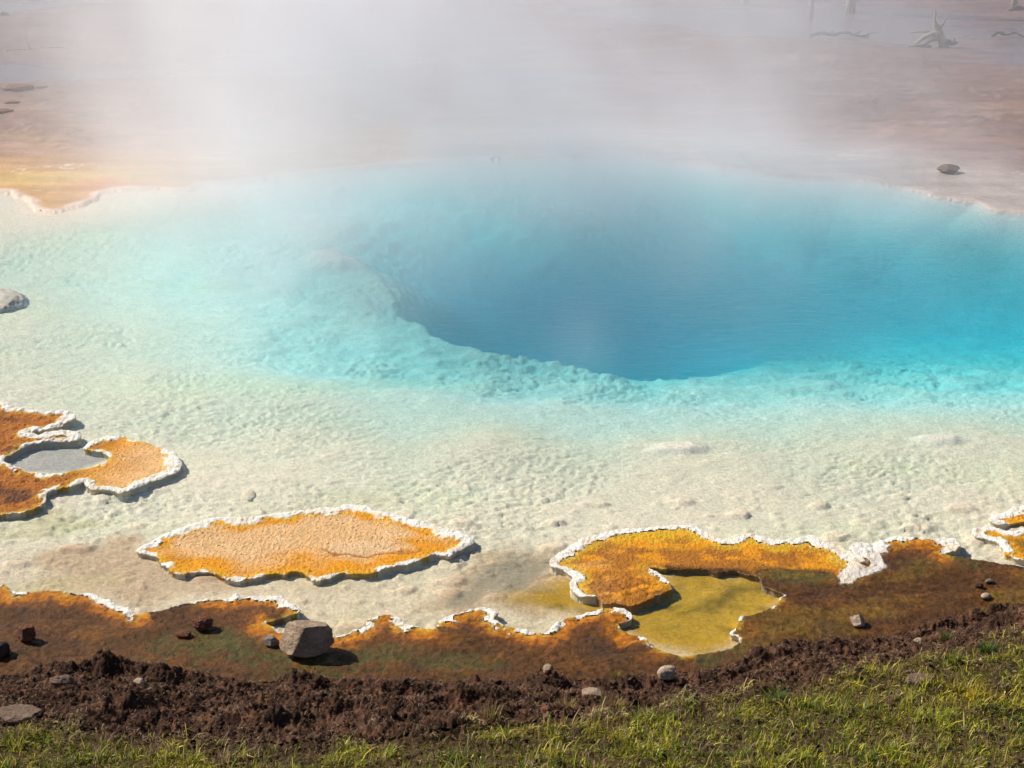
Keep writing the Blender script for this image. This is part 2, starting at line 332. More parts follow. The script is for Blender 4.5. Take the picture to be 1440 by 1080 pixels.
rm = ss(-.25, .3, fbm(X*.45, Y*.8, 3, 55)); led = led*(.4+1.5*rm); nearz = ss(9.6, 8.8, Y); lump = lump*(.15+.85*nearz); lumpb = lumpb*(.3+.7*nearz); grain = grain*(.35+.6*rm); led2 = led2*(.3+.7*rm)
zb = -depth+led*(.7+.8*dk)*(1-vdk)+led2*(1-vdk)+lump*(1-dk)+lumpb*(.3+.7*(1-dk))+grain*(.5+1.2*dk*(1-vdk)-.45*vdk)+boul*(.012+.05*dk*(1-.8*vdk))
zb += .035*dk*(worley(X*2.6, Y*3.2, 57)[0]-.5)*(1-vdk)
mound = []
# low sinter mounds that nearly break the surface
for px, py, dep, rx, ry, hh in [(955,634,.07,.30,.16,.034),(900,628,.07,.2,.1,.012),(1322,622,.07,.24,.13,.034),(475,395,.42,.45,.5,.10)]:
    c = P(px, py, -dep); rr = np.hypot((X-c[0])/rx, (Y-c[1])/ry)+.22*fbm(X*5, Y*5, 3, 61)
    zb += hh*ss(1, .35, rr); mound.append(.6*ss(1.1, .5, rr)*(hh == .034))
yp = P2([(720,850),(800,815),(900,835),(950,800),(1110,820),(1120,850),(1000,940),(880,900),(800,870)], -.05)
sy = np.full(len(X), 9.); q = (Y < 10) & (Y > 6.5); sy[q] = sdist(XY[q], yp)[0]
yel = ss(.16, -.14, sy+.12*fbm(X*3, Y*3, 3, 71))
zb = np.where(sy < .05, -.018-.014*ss(.0, -.25, sy)+.006*fbm(X*5, Y*7, 3, 74)+.5*(zb+.034)*0+.004*fbm(X*14, Y*18, 3, 73)+.2*lump+.2*lumpb, zb)
# outside the pool to left and right the bed climbs to dry ground
lim = np.maximum(ss(8.6, 9.6, np.abs(X))*(Y < 16), 0)
land_far = np.where(sdF < 0, 1, 0)
farh = .008+.016*ss(0, .8, -sdF)+.10*ss(0, 30, -sdF)+.02*fbm(X*.5, Y*.5, 3, 81)*ss(.3, 3, -sdF)+.012*fbm(X*2.4, Y*2.4, 4, 83)*ss(0, .6, -sdF)
farh += .012*ss(.25, .03, -sdF)*(.6+fbm(X*4, Y*4, 2, 85))*(X < -1)
ridge = fbm(X*.22, Y*.5, 4, 87); farh += .10*ss(.12, .5, ridge)*ss(3, 9, -sdF)
rr_ = np.floor(ridge*9)+ss(.6, 1, ridge*9-np.floor(ridge*9))-ridge*9; farh += .03*rr_*ss(1, 3, -sdF)
# shallow puddles out on the flats
pud = ss(.0, .22, fbm(X*.10+3.1, Y*.22+.7, 3, 89)+.30*ss(3, 8, X)*ss(24, 27, Y)*ss(39, 35, Y)-.10)*ss(4, 7, -sdF)
film = ss(1.2, 3.5, X)*ss(21.5, 19.5, Y)*ss(0, .3, -sdF)                      # thin run-off over the right far lip
farh = farh*(1-.75*np.maximum(pud, film))+.008
zb = np.minimum(zb, -.007+.003*fbm(X*3, Y*6, 3, 75))
ed = np.clip(sdF/(.9+1.2*ss(2, 4, X)), 0, 1)**.9; zb = zb*ed+(-.004)*(1-ed)
Z = np.where(land_far > 0, np.maximum(farh, .008), zb)
Z = Z*(1-lim)+(.10+.05*fbm(X*.8, Y*.8, 3, 91))*lim
# pigments, plus shade painted into the deep vent and small pool
cream = np.array((.70, .58, .44)); white = np.array((.78, .69, .62)); tan = np.array((.50, .37, .23)); olive = np.array((.42, .225, .0005)); rust = np.array((.40, .21, .09))
C = np.broadcast_to(cream, (len(X), 3)).copy()
C = mix(C, white, ss(.05, .16, depth)*.92)
C = mix(C, (.70, .62, .42), .5*ss(.05, .4, fbm(X*.5, Y*1.0, 3, 101))*(1-dk))
silt = np.full(len(X), 9.); sp_ = P2([(60,785),(180,770),(230,800),(330,830),(200,850),(110,830)], -.06); q = (Y < 10) & (Y > 6.5); silt[q] = sdist(XY[q], sp_)[0]
sp2 = P2([(680,800),(720,780),(790,800),(800,850),(760,875),(690,850),(640,870),(600,860)], -.07); s2 = np.full(len(X), 9.); s2[q] = sdist(XY[q], sp2)[0]
C = mix(C, tan, .75*ss(.18, -.1, np.minimum(silt, s2)+.2*fbm(X*3, Y*4, 3, 103)))
C = mix(C, (.34, .29, .20), .8*ss(.1, -.16, s2+.2*fbm(X*2, Y*3, 3, 105)))
C = mix(C, (.60, .46, .31), .8*ss(1.0, .15, Y-(P(0, 850)[1]+.1)+.25*fbm(X*1.5, Y*2, 3, 104))*(1-yel))
gp = np.full(len(X), 9.); gp[q] = sdist(XY[q], P2([(0,650),(20,625),(60,620),(125,630),(155,645),(100,665),(40,665)], -.04))[0]; C = mix(C, (.36, .31, .28), ss(.06, -.02, gp)*.9)  # grey bed of the small pool, its shade painted into the tint
fs = ss(.14, -.06, np.minimum(silt, s2)+.22*fbm(X*3, Y*4, 4, 103))*(1-yel); C = mix(C, (.50, .33, .20), .85*fs); C = mix(C, (.27, .22, .15), .8*ss(.0, -.16, s2+.2*fbm(X*2, Y*3, 3, 105))*(1-yel))
C = mix(C, (.50, .40, .20), .6*ss(.1, .45, fbm(X*.8+3, Y*1.6, 4, 106))*ss(9.6, 8.9, Y)*(1-yel))
C = mix(C, olive, yel*.97); C = mix(C, (.15, .09, .001), yel*.85*ss(-.05, .45, fbm(X*3.5, Y*4.5, 5, 107))); C = mix(C, (.56, .32, .002), yel*.5*ss(.15, .5, fbm(X*5+3, Y*7, 4, 108)))
for t in mound: C = mix(C, (.70, .66, .58), t)
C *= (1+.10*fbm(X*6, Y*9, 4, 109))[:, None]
C = mix(C, (.34, .48, .52), .85*vdk); C = mix(C, (.18, .26, .32), .4*vdk*ss(.1, .5, fbm(X*.9, Y*.9, 3, 111)))  # vent walls blue-grey, with the dimness of the deep painted in by depth
# far flats pigments
fc = np.broadcast_to(np.array((.30, .195, .15)), (len(X), 3)).copy()
fc = mix(fc, (.20, .13, .125), ss(19, 34, Y)*.8)
fc = mix(fc, (.47, .30, .11), ss(3.2, .6, -sdF)*ss(1, -3, X)*.9)
fc = mix(fc, (.50, .37, .13), .8*ss(.05, .35, fbm(X*.35, Y*.8, 3, 121))*ss(-2.5, -5, X)*ss(4.5, 1, -sdF))
fc = mix(fc, (.50, .20, .06), .7*ss(.1, .3, fbm(X*1.1, Y*2, 3, 123))*ss(1.2, .2, -sdF)*(X < 0))
fc = mix(fc, (.52, .47, .40), ss(2.6, 1.2, -sdF)*ss(-2.5, 1.0, X)*.9)
fc = mix(fc, (.40, .24, .14), ss(.0, .4, fbm(X*.3, Y*.9, 3, 125))*ss(1.5, 4, -sdF)*ss(26, 20, Y)*.8)
fc = mix(fc, (.66, .60, .52), ss(.16, .03, -sdF+.10*fbm(X*2, Y*2, 3, 126))*(.8-.5*(X > 0)))
vein = np.abs(fbm(X*.45, Y*1.1, 4, 127)); fc = mix(fc, (.50, .43, .38), .5*ss(.03, .004, vein)*ss(.5, 1.5, -sdF)*ss(.0, .3, fbm(X*.2+2, Y*.3, 3, 128)))
fc = mix(fc, (.10, .075, .07), .9*ss(.26, .42, fbm(X*1.3, Y*3.2, 5, 129, .6))*ss(1.5, 4, -sdF))
stk = fbm(X*.5+1, Y*1.3, 5, 133, .62); fc = mix(fc, (.48, .36, .31), .4*ss(.12, .34, stk)*ss(1, 3, -sdF)); fc = mix(fc, (.13, .09, .095), .4*ss(-.12, -.34, stk)*ss(1, 3, -sdF))
crs = fbm(X*1.1+6, Y*3.4, 5, 135, .6); fc = mix(fc, (.72, .64, .54), .8*ss(.05, .01, np.abs(crs))*ss(2.6, 1.0, -sdF)*ss(.15, .4, -sdF)*ss(.0, .25, fbm(X*.5, Y*.9, 3, 136)))
fc = mix(fc, (.15, .11, .11), .7*ss(-4.5, -7, X)*ss(22, 27, Y))
fc = mix(fc, (.20, .16, .17), .7*pud)
fc *= (1+.35*fbm(X*.8, Y*3.5, 5, 131))[:, None]*(1-.35*ss(1.5, 5, -sdF))[:, None]*np.array((1.0, .93, .98))
C = np.where(land_far[:, None] > 0, fc, C)
C = mix(C, (.25, .2, .1), lim)
wet = np.where(land_far > 0, np.clip(.25+.75*np.maximum(pud, film), 0, 1), 0)
V = np.stack([X, Y, Z], 1)
fl = (land_far[F].sum(1) >= 2)
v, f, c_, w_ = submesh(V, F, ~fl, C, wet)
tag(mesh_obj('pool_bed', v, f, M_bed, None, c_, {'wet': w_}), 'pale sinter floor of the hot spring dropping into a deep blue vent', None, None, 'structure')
v, f, c_, w_ = submesh(V, F, fl, C, wet)
tag(mesh_obj('far_ground', v, f, M_far, None, c_, {'wet': w_}), 'pinkish brown thermal flats beyond the pool', None, None, 'structure')

# ------------------------------------------------------------------ water
def water_mat():
    m = N('spring_water')
    geo = m.n('NewGeometry').outputs['Position']
    mp = m.n('Mapping'); m.set(mp.inputs[0], geo); mp.inputs['Scale'].default_value = (5, 12, 5)
    h = m.noise(1.0, 4, .55, mp.outputs[0], .6)
    mp2 = m.n('Mapping'); m.set(mp2.inputs[0], geo); mp2.inputs['Scale'].default_value = (22, 45, 22)
    h2 = m.noise(1.0, 2, .5, mp2.outputs[0])
    rc = P(992, 820)                                          # ring ripples in the yellow pool
    dv = m.n('VectorMath', operation='DISTANCE'); m.set(dv.inputs[0], geo); dv.inputs[1].default_value = (rc[0], rc[1], 0)
    dd = dv.outputs['Value']
    ring = m.math('MULTIPLY', m.math('SINE', m.math('MULTIPLY', dd, 230.0)), m.math('MAXIMUM', m.math('SUBTRACT', 1.0, m.math('MULTIPLY', dd, 5.2)), 0.0))
    hh = m.math('ADD', m.math('ADD', m.math('MULTIPLY', h, .7), m.math('MULTIPLY', h2, .25)), m.math('MULTIPLY', ring, .22))
    nrm = m.bump(hh, .6, .016)
    lw = m.n('LayerWeight', i_Blend=.5, i_Normal=nrm)      # Schlick, the same from above and from below
    fr = m.math('MULTIPLY_ADD', m.math('POWER', lw.outputs['Facing'], 5.0), .98, .02)
    g = m.n('BsdfGlossy', i_Roughness=.04, i_Normal=nrm); g.inputs[0].default_value = (1, 1, 1, 1)
    t = m.n('BsdfTransparent')
    mx = m.n('MixShader'); m.set(mx.inputs[0], fr); m.set(mx.inputs[1], t.outputs[0]); m.set(mx.inputs[2], g.outputs[0])
    m.t.links.new(mx.outputs[0], m.out.inputs[0])
    va = m.n('VolumeAbsorption', i_Density=1.35); va.inputs[0].default_value = (.05, .895, .968, 1)
    vsc = m.n('VolumeScatter', i_Density=.26, i_Anisotropy=.2); vsc.inputs[0].default_value = (.04, .9, 1, 1)
    ad = m.n('AddShader'); m.set(ad.inputs[0], va.outputs[0]); m.set(ad.inputs[1], vsc.outputs[0])
    m.t.links.new(ad.outputs[0], m.out.inputs[1])
    return m.m
x0, x1, y0, y1, zb0 = -9.2, 9.2, 5.6, 22, -3.6
wv = [(x0, y0, 0), (x1, y0, 0), (x1, y1, 0), (x0, y1, 0), (x0, y0, zb0), (x1, y0, zb0), (x1, y1, zb0), (x0, y1, zb0)]
tag(mesh_obj('water', wv, [(0, 1, 2, 3), (7, 6, 5, 4), (0, 4, 5, 1), (1, 5, 6, 2), (2, 6, 7, 3), (3, 7, 4, 0)], water_mat(), smooth=False),
    'clear turquoise and blue hot spring water', None, None, 'structure')

# ------------------------------------------------------------------ terraces and near bank: gridded plates with ragged overhanging edges
def plate(poly, wv, cell, bbox, shade, rows=None, colsx=None):
    gx = np.arange(bbox[0], bbox[1], cell) if colsx is None else colsx
    gy = np.arange(bbox[2], bbox[3], cell*1.3) if rows is None else rows
    Yq, Xq = np.meshgrid(gy, gx, indexing='ij'); n0, n1 = Xq.shape
    xy = np.stack([Xq.ravel(), Yq.ravel()], 1)
    # coarse test first, the fine outline only near the edge
    sub = poly[::6]; D0, _, _, _ = poly_dist(xy, sub)
    D = D0.copy(); Q = xy.copy(); I = np.zeros(len(xy), int); T = np.zeros(len(xy))
    k = np.where(D0 < .42)[0]
    D[k], Q[k], I[k], T[k] = poly_dist(xy[k], poly)
    ins = inside(xy, sub); ins[k] = inside(xy[k], poly)
    sd = np.where(ins, -D, D)
    ii = np.arange(n0*n1).reshape(n0, n1)
    f = np.stack([ii[:-1, :-1], ii[:-1, 1:], ii[1:, 1:], ii[1:, :-1]], -1).reshape(-1, 4)
    ext = np.maximum(np.abs(Xq[:-1, 1:]-Xq[:-1, :-1]), 0).ravel()
    f = f[(sd[f] < .72*cell).all(1) & (sd[f] < 0).any(1)]
    out = sd > -.3*cell; out &= (D < 1.2*cell)
    xy[out] = Q[out]; sd[out] = 0
    rw = wv[I]*(1-T)+wv[(I+1) % len(wv)]*T
    rw = np.where(D0 < .42, rw, .01)
    u, inv = np.unique(f, return_inverse=True); f = inv.reshape(-1, 4); xy = xy[u]; sd = -sd[u]; rw = rw[u]; Q = Q[u]
    z, c, wt, zone = shade(xy[:, 0], xy[:, 1], sd, rw)
    # skirt: hangs below the lip and folds back under it
    e = np.concatenate([f[:, [0, 1]], f[:, [1, 2]], f[:, [2, 3]], f[:, [3, 0]]]); key = np.sort(e, 1)
    kk = key[:, 0].astype(np.int64)*(len(xy)+1)+key[:, 1]; uq, ix, ct = np.unique(kk, return_index=True, return_counts=True)
    be = e[ix[ct == 1]]
    bv = np.unique(be); nb = len(bv); mp = np.full(len(xy), -1); mp[bv] = np.arange(nb)
    nrm = np.zeros((len(xy), 2)); t = xy[be[:, 1]]-xy[be[:, 0]]; nn = np.stack([t[:, 1], -t[:, 0]], 1)
    np.add.at(nrm, be[:, 0], nn); np.add.at(nrm, be[:, 1], nn)
    nb2 = nrm[bv]; nb2 /= np.linalg.norm(nb2, axis=1)[:, None]+1e-9
    base = xy[bv]; zb_ = z[bv]; wob = .6+.8*(fbm(base[:, 0]*22, base[:, 1]*22, 2, 140)+.4)
    rings = []
    for off, dz, ab in [(.003, -.004, None), (.003, -.009, None), (-.001, -.014, None), (-.006, None, -.010), (.012, None, -.06)]:
        zz = zb_+dz if ab is None else np.full(nb, ab)
        rings.append(np.column_stack([base+nb2*(off*wob)[:, None], zz]))
    Vv = np.vstack([np.column_stack([xy, z])]+rings); n0_ = len(xy)
    cs = [c]; sk = []
    for r_ in range(5):
        cs.append(mix(c[bv], [(.62, .48, .26), (.52, .38, .20), (.52, .40, .24), (.62, .50, .34), (.66, .55, .39)][r_], np.full(nb, [.35, .45, .48, .50, .55][r_])))
        a0 = be[:, 0] if r_ == 0 else n0_+(r_-1)*nb+mp[be[:, 0]]; a1 = be[:, 1] if r_ == 0 else n0_+(r_-1)*nb+mp[be[:, 1]]
        b0 = n0_+r_*nb+mp[be[:, 0]]; b1 = n0_+r_*nb+mp[be[:, 1]]
        sk.append(np.stack([a1, a0, b0, b1], 1))
    fz = np.median(zone[f], axis=1)
    skz = np.concatenate([zone[be[:, 0]]]*5)
    Fv = np.vstack([f]+sk); Cv = np.vstack(cs); Wv = np.concatenate([wt]+[wt[bv]]*5)
    return Vv, Fv, Cv, Wv, np.concatenate([fz, skz])

WHITE = np.array((.78, .74, .67)); YEL = np.array((.78, .47, .03)); ORA = np.array((.74, .30, .014)); PEACH = np.array((.78, .49, .24)); BROWN = np.array((.105, .042, .008)); RED = np.array((.30, .09, .012))
def rim_mask(x, y, sd, rw):
    wob = .86+.7*fbm(x*6, y*6, 3, 151)+.22*perlin(x*24, y*24, 152)
    e = rw*wob*(.95-.08*ss(.03, .09, rw))*np.where(rw < .055, .25+1.5*ss(-.05, .25, fbm(x*7+3, y*7, 3, 153)), 1)
    gap = np.where(rw < .055, ss(-.10, .06, fbm(x*7+3, y*7, 3, 153)+(rw-.030)*7+.05), 1)
    return ss(1.12, .80, sd/np.maximum(e, 1e-4))*ss(.009, .014, rw)*gap, e
def crust_lumps(x, y):
    d1, d2, rid = worley(x*22, y*22, 161); a, b, r2 = worley(x*55, y*55, 162)
    return (.55-np.minimum(d1, .55))*.013*(.2+rid)+(.5-np.minimum(a, .5))*.005+.010*fbm(x*10, y*10, 3, 163)-.002

def terrace_shade(kind):
    def fn(x, y, sd, rw):
        m, e = rim_mask(x, y, sd, rw)
        n1 = fbm(x*2.2, y*3.0, 4, 171+kind); n2 = fbm(x*7, y*9, 4, 175+kind)
        z = TOP-.004-.012*ss(.02, .25, sd)+.004*n2+.004*fbm(x*40, y*40, 3, 177)
        d1, d2, rid = worley(x*30, y*38, 179); z = z+.011*(.5-np.minimum(d1, .5))*(.2+rid)*(.5+ss(-.3, .3, n1))
        z = z+m*ss(.012, .06, rw)*(crust_lumps(x, y)+.006*ss(0, .02, sd))+m*ss(.06, .012, rw)*.5*crust_lumps(x, y)
        c = np.broadcast_to(ORA, (len(x), 3)).copy()
        if kind == 2:
            g = ss(-.25, .25, n1+.6*ss(.04, .22, sd)-.22); c = mix(c, PEACH, g*.95); c = mix(c, (.70, .50, .30), .6*ss(.2, .6, n2+.3*n1)*g)
            for cx, cyy, rr0 in [(P(425,785)[0], P(425,785)[1], .30), (P(590,768)[0], P(590,768)[1], .26), (P(330,745)[0], P(330,745)[1], .16)]: c = mix(c, ORA, .85*ss(1, .2, np.hypot((x-cx)/rr0, (y-cyy)/(rr0*.5))+.5*n1+.3*n2))
            rd = np.hypot((x-P(520,772)[0])/.30, (y-P(520,772)[1])/.10)+.5*n2; z = z+.012*ss(1, .75, rd)*(.6+n1); c = mix(c, (.80, .55, .32), .6*ss(1, .8, rd)); c = mix(c, (.30, .10, .02), .8*ss(.16, .03, np.abs(rd-1))*ss(.02, -.05, y-P(520,772)[1]+.03*n2))
            lowr = ss(.1, -.25, y-P(430, 770)[1]+.2*n1); c = mix(c, ORA*1.05, .7*lowr*ss(.30, .05, sd))
        elif kind == 1:
            g = ss(-3.05, -2.6, x+.2*n1); c = mix(c, PEACH, g*.85)
            c = mix(c, (.36, .12, .03), .85*ss(-2.85, -3.15, x+.2*n1)); c = mix(c, (.12, .055, .03), .85*ss(.05, .4, n1)*ss(-2.95, -3.25, x))
            z = z+.02*ss(-2.95, -3.3, x)*(fbm(x*12, y*12, 4, 181)+.3)
        else:
            c = mix(c, (.22, .12, .02), .8*ss(.05, .15, sd))
        c = mix(c, YEL, .6*ss(.06, .0, sd-e+.03*n2)*ss(-.4, .3, n2+.15)); c = mix(c, YEL*.8, .5*ss(.02, .0, sd))
        c = c*(1+.22*n2+.18*fbm(x*34, y*34, 3, 183))[:, None]
        spk = (worley(x*16, y*20, 185)[0] < .10) & (n2 > .0); c = np.where(spk[:, None], c*.35, c)
        c = mix(c, mix(np.broadcast_to(WHITE, c.shape), (.62, .47, .28), .6*ss(.05, .5, fbm(x*5, y*5, 4, 188))), m*ss(-.55, -.15, fbm(x*18, y*18, 3, 187)+1.2*ss(.018, .05, rw)-.25))
        return z, c, np.zeros(len(x)), (m > .5).astype(float)
    return fn
def build_terrace(poly, wv, kind, label):
    b = poly.min(0), poly.max(0)
    V_, F_, C_, W_, z_ = plate(poly, wv, .0062, (b[0][0]-.03, b[1][0]+.03, b[0][1]-.03, b[1][1]+.03), terrace_shade(kind))
    root = empty('sinter_terrace', (float(poly[:, 0].mean()), float(poly[:, 1].mean()), -.1))
    tag(root, label, 'terrace', 'orange terraces standing in the pool'); off = np.array(root.location)
    v, f, c, w_ = submesh(V_, F_, z_ < .5, C_, W_); mesh_obj('microbial_mat', v-off, f, M_mat, root, c, {'wet': w_})
    v, f, c, w_ = submesh(V_, F_, z_ >= .5, C_, W_); mesh_obj('crust_rim', v-off, f, M_crust, root, c, {'wet': w_})
    return root
build_terrace(T1, T1w, 1, 'hooked orange and red-brown terrace curling round a small grey pool')
build_terrace(T2, T2w, 2, 'large oval peach-orange terrace island ringed with white crust')
build_terrace(T4, T4w, 4, 'small notched terrace with thick white rim and dark olive top')

# near bank: run-off flat, orange shelf, mud and turf soil
t3 = P2([(765,800),(760,730),(980,725),(1200,745),(1215,775),(1195,800),(1195,815),(1160,798),(1100,795),(1075,795),(1060,802),(1035,797),(1000,797),(950,794),(915,792),(950,820),(930,845),(870,860),(810,840),(780,810)], .03)
green = [(P(285,910), .16), (P(420,925), .2), (P(340,905), .14), (P(545,925), .12), (P(640,935), .12), (P(1000,925), .1), (P(1130,815), .1), (P(1340,790), .12)]
pits = [(P(152,968,.04), .19, .07, .17), (P(735,1012,.12), .07, .05, .07), (P(300,972,.06), .06, .04, .05), (P(372,1022,.1), .08, .06, .05), (P(1300,882,.05), .16, .05, .05), (P(655,958,.05), .06, .03, .04), (P(895,1000,.1), .05, .04, .05)]
humps = [(P(160,943,.05), .30, .06, .08), (P(85,962,.05), .16, .08, .04), (P(640,990,.08), .3, .1, .05), (P(480,1010,.1), .25, .08, .05), (P(190,1005,.1), .16, .07, .045), (P(385,1028,.12), .10, .06, .05), (P(75,945,.04), .22, .05, .045), (P(260,955,.05), .25, .06, .055), (P(430,953,.05), .16, .05, .05), (P(670,955,.05), .10, .04, .05), (P(1370,870,.05), .30, .07, .07), (P(1090,920,.05), .22, .06, .05), (P(870,965,.06), .2, .05, .05), (P(560,975,.06), .25, .06, .05), (P(780,965,.05), .1, .05, .05)]
TAIL = P2([(1168,768),(1180,762),(1195,772),(1212,760),(1228,763),(1238,778),(1245,796),(1228,804),(1210,808),(1198,818),(1183,817),(1178,806),(1188,795),(1193,786),(1185,776)], .03); TH = P(1216, 789, .03)
def bank_height(x, y):
    pts = np.stack([x, y], 1)
    D, Qm, _, _ = poly_dist(pts, MUD[::2], False); s = np.where(y < np.interp(x, MUD[:, 0], MUD[:, 1]), D, -D)
    return s
def bank_shade(x, y, sd, rw):
    sm = bank_height(x, y); pts = np.stack([x, y], 1)
    sg = poly_dist(pts, GRS[::2], False)[0]; sg = np.where(y < np.interp(x, GRS[:, 0], GRS[:, 1]), sg, -sg)
    s3 = sdist(pts, t3)[0]
    m, e = rim_mask(x, y, sd, rw)
    tail = sdist(pts, TAIL)[0]+.03*fbm(x*9, y*9, 3, 155); m = np.maximum(m, .8*ss(.012, -.006, tail)*ss(.022, .03, np.hypot((x-TH[0])/1.2, (y-TH[1])/2)))
    rw = np.where(tail < .02, .1, rw)
    sm = sm+.05*fbm(x*6, y*6, 4, 201)
    mud = ss(-.015, .025, sm)
    n1 = fbm(x*2.5, y*3.5, 4, 203); n2 = fbm(x*9, y*12, 4, 205); n3 = fbm(x*26, y*30, 4, 207, .6)
    on3 = ss(.03, -.03, s3+.03*n2)
    # heights
    z = .020+.010*n1-.008*ss(.05, .4, sd)+.008*n2+.009*n3+.010*ss(.16, .05, sd)*ss(.013, .026, rw)*fbm(x*20, y*22, 4, 208)
    z = z*(1-on3)+on3*(.022-.008*ss(.02, .22, sd)+.003*n2+.011*(.5-np.minimum(worley(x*30, y*38, 179)[0], .5))+ss(.30, .10, np.hypot((x-P(880,830)[0])/1.2, (y-P(880,830)[1])/.7))*(.022*fbm(x*16, y*18, 4, 226)+.01))
    z = np.maximum(z, .006)
    z = z+m*(.4+.6*ss(.012, .06, rw))*(crust_lumps(x, y)+.005)
    up = .03*ss(0, .10, sm)+.10*ss(.02, .55, sm)+.16*np.clip(sm-.2, 0, 3)/(1+.5*np.clip(sm-.2, 0, 3))
    d1, d2, r1 = worley(x*9+.5*n2, y*11+.5*n1, 211); a1, a2, r2 = worley(x*26, y*28, 212)
    rough = .095*(fbm(x*3.6, y*5, 6, 213, .55))+.012*(.6-d1)*(.2+r1)+.010*(.5-a1)*(r2+.3)+.024*fbm(x*45, y*45, 3, 215)
    gk = ss(-.05, .15, sg)
    z = z+mud*(up+rough*(1-.55*gk)*ss(-.01, .05, sm))
    for c0, rx, ry, dp in pits: z = z-mud*dp*ss(1, .35, np.hypot((x-c0[0])/rx, (y-c0[1])/ry)+.3*n2)
    for c0, rx, ry, dp in humps: z = z+mud*dp*(1+.8*n3)*ss(1.2, .0, np.hypot((x-c0[0])/rx, (y-c0[1])/ry)+.7*n2+.4*n3)
    z = np.maximum(z, np.where(mud > .9, -.06, .004))
    # pigments
    c = np.broadcast_to(BROWN, (len(x), 3)).copy()
    c = mix(c, (.17, .064, .008), .8*ss(-.1, .4, n1)); c = mix(c, (.27, .105, .008), .6*ss(.2, .5, fbm(x*4, y*6, 4, 222))); c = mix(c, (.19, .105, .010), .8*ss(.0, .35, fbm(x*1.5+9, y*3, 3, 221))*ss(.6, 1.6, x+.3*n1))
    c = mix(c, (.07, .034, .016), .6*ss(.05, .5, fbm(x*3+5, y*4, 3, 223)))
    for g0, r in green: c = mix(c, (.105, .095, .020), .75*ss(1.3, .2, np.hypot((x-g0[0])/(2*r), (y-g0[1])/r)+1.6*n2+1.0*n3))
    fk = ss(.013, .026, rw); fr = ss(.20, .02, sd+.07*n2-.02)*fk
    c = mix(c, RED, .8*fr); c = mix(c, ORA*np.array((.78, .66, .6)), ss(.125, .085, sd+.10*n2+.07*n3)*fk); c = mix(c, YEL*.9, .9*ss(.05, .0, sd-e*.9+.05*n3+.04*n2)*fk*ss(-.3, .2, n1+n2)); c = mix(c, YEL*.75, .85*ss(.035, .012, sd+.05*n3)*ss(.013, .015, rw)*ss(.026, .018, rw))
    c = c*np.clip(1+.45*n2+.75*n3, .25, 2)[:, None]
    o3 = mix(np.broadcast_to(ORA, (len(x), 3)), PEACH*.97, .75*ss(.9, .35, np.abs(x-.95))*ss(.0, .4, n1+.25)*ss(.75, .3, x))
    o3 = mix(o3, (.30, .11, .02), .75*ss(.05, .4, fbm(x*5, y*7, 4, 225)+.35*ss(8.55, 8.25, y)))
    o3 = mix(o3, YEL, .8*ss(.10, .0, sd-e+.05*n2)*ss(.01, .05, rw)); o3 = mix(o3, YEL*.95, .75*ss(.55, .1, np.hypot((x-.9)/1.0, (y-8.55)/.5)+.4*n2)); o3 = o3*(1+.2*n2+.2*n3)[:, None]
    c = c*(1-on3[:, None])+o3*on3[:, None]
    dk_ = np.array((.085, .041, .024)); mc = np.broadcast_to(dk_, (len(x), 3)).copy()
    mc = mix(mc, (.30, .14, .075), ss(.0, .5, n2+.5*n3)*.9); mc = mix(mc, (.30, .17, .11), .6*ss(.25, .5, fbm(x*3+1, y*5, 4, 216))); mc = mix(mc, (.25, .165, .11), .7*ss(.25, .6, n3+.4*n1)); mc = mix(mc, (.14, .05, .022), .7*ss(.12, .0, sm)*ss(0, .4, n2))
    mc = mix(mc, (.12, .105, .03), gk*.6)
    c = c*(1-mud[:, None])+mc*mud[:, None]
    c = mix(c, mix(np.broadcast_to(WHITE, c.shape), (.62, .47, .28), .6*ss(.05, .5, fbm(x*5, y*5, 4, 188))), m*ss(-.55, -.1, fbm(x*18, y*18, 3, 187)+1.1*ss(.016, .05, rw)-.25))
    wt = np.clip((1-on3)*(1-m)*(.55+.5*n1)*(1-mud)+.25*mud*ss(.3, 0, sm), 0, 1)
    zone = np.where(m > .5, 1, np.where(mud > .5, np.where(sg > .0, 4, 3), np.where(on3 > .5, 2, 0)))
    zone = np.where((zone == 1) & (s3 < .06), 5, zone)
    return z, c, wt, zone.astype(float)
rows = np.concatenate([[-8, -4, 0, 2, 3.5, 4.5, 5, 5.3], np.arange(5.5, 6.3, .016), np.arange(6.3, 8.9, .0088)])
colsx = np.concatenate([np.arange(-9.4, -4.2, .12), np.arange(-4.2, -3.3, .02), np.arange(-3.3, 3.4, .0072), np.arange(3.4, 4.4, .02), np.arange(4.4, 9.5, .12)])
V_, F_, C_, W_, z_ = plate(SH, SHw, .0075, None, bank_shade, rows, colsx)
def bank_part(zs, name, mat, label=None, parent=None):
    v, f, c, w_ = submesh(V_, F_, np.isin(z_, zs), C_, W_)
    o = mesh_obj(name, v, f, mat, parent, c, {'wet': w_})
    if label: tag(o, label, None, None, 'structure')
    return o
flat = bank_part([0], 'runoff_flat', M_flat, 'wet brown microbial run-off flat along the near shore')
bank_part([1], 'crust_rim', M_crust, None, flat)
bank_part([3], 'mud_bank', M_mud, 'dark clumpy mud bank between the flat and the grass')
bank_part([4], 'turf_soil', M_mud, 'soil under the grass')
sh = empty('sinter_terrace', tuple(P(980, 775, 0))); off = np.array(sh.location)
tag(sh, 'deep orange terrace shelf wrapping round the yellow pool', 'terrace', 'orange terraces standing in the pool')
for zs, nm, mt in [([2], 'microbial_mat', M_mat), ([5], 'crust_rim', M_crust)]:
    v, f, c, w_ = submesh(V_, F_, np.isin(z_, zs), C_, W_); mesh_obj(nm, v-off, f, mt, sh, c, {'wet': w_})

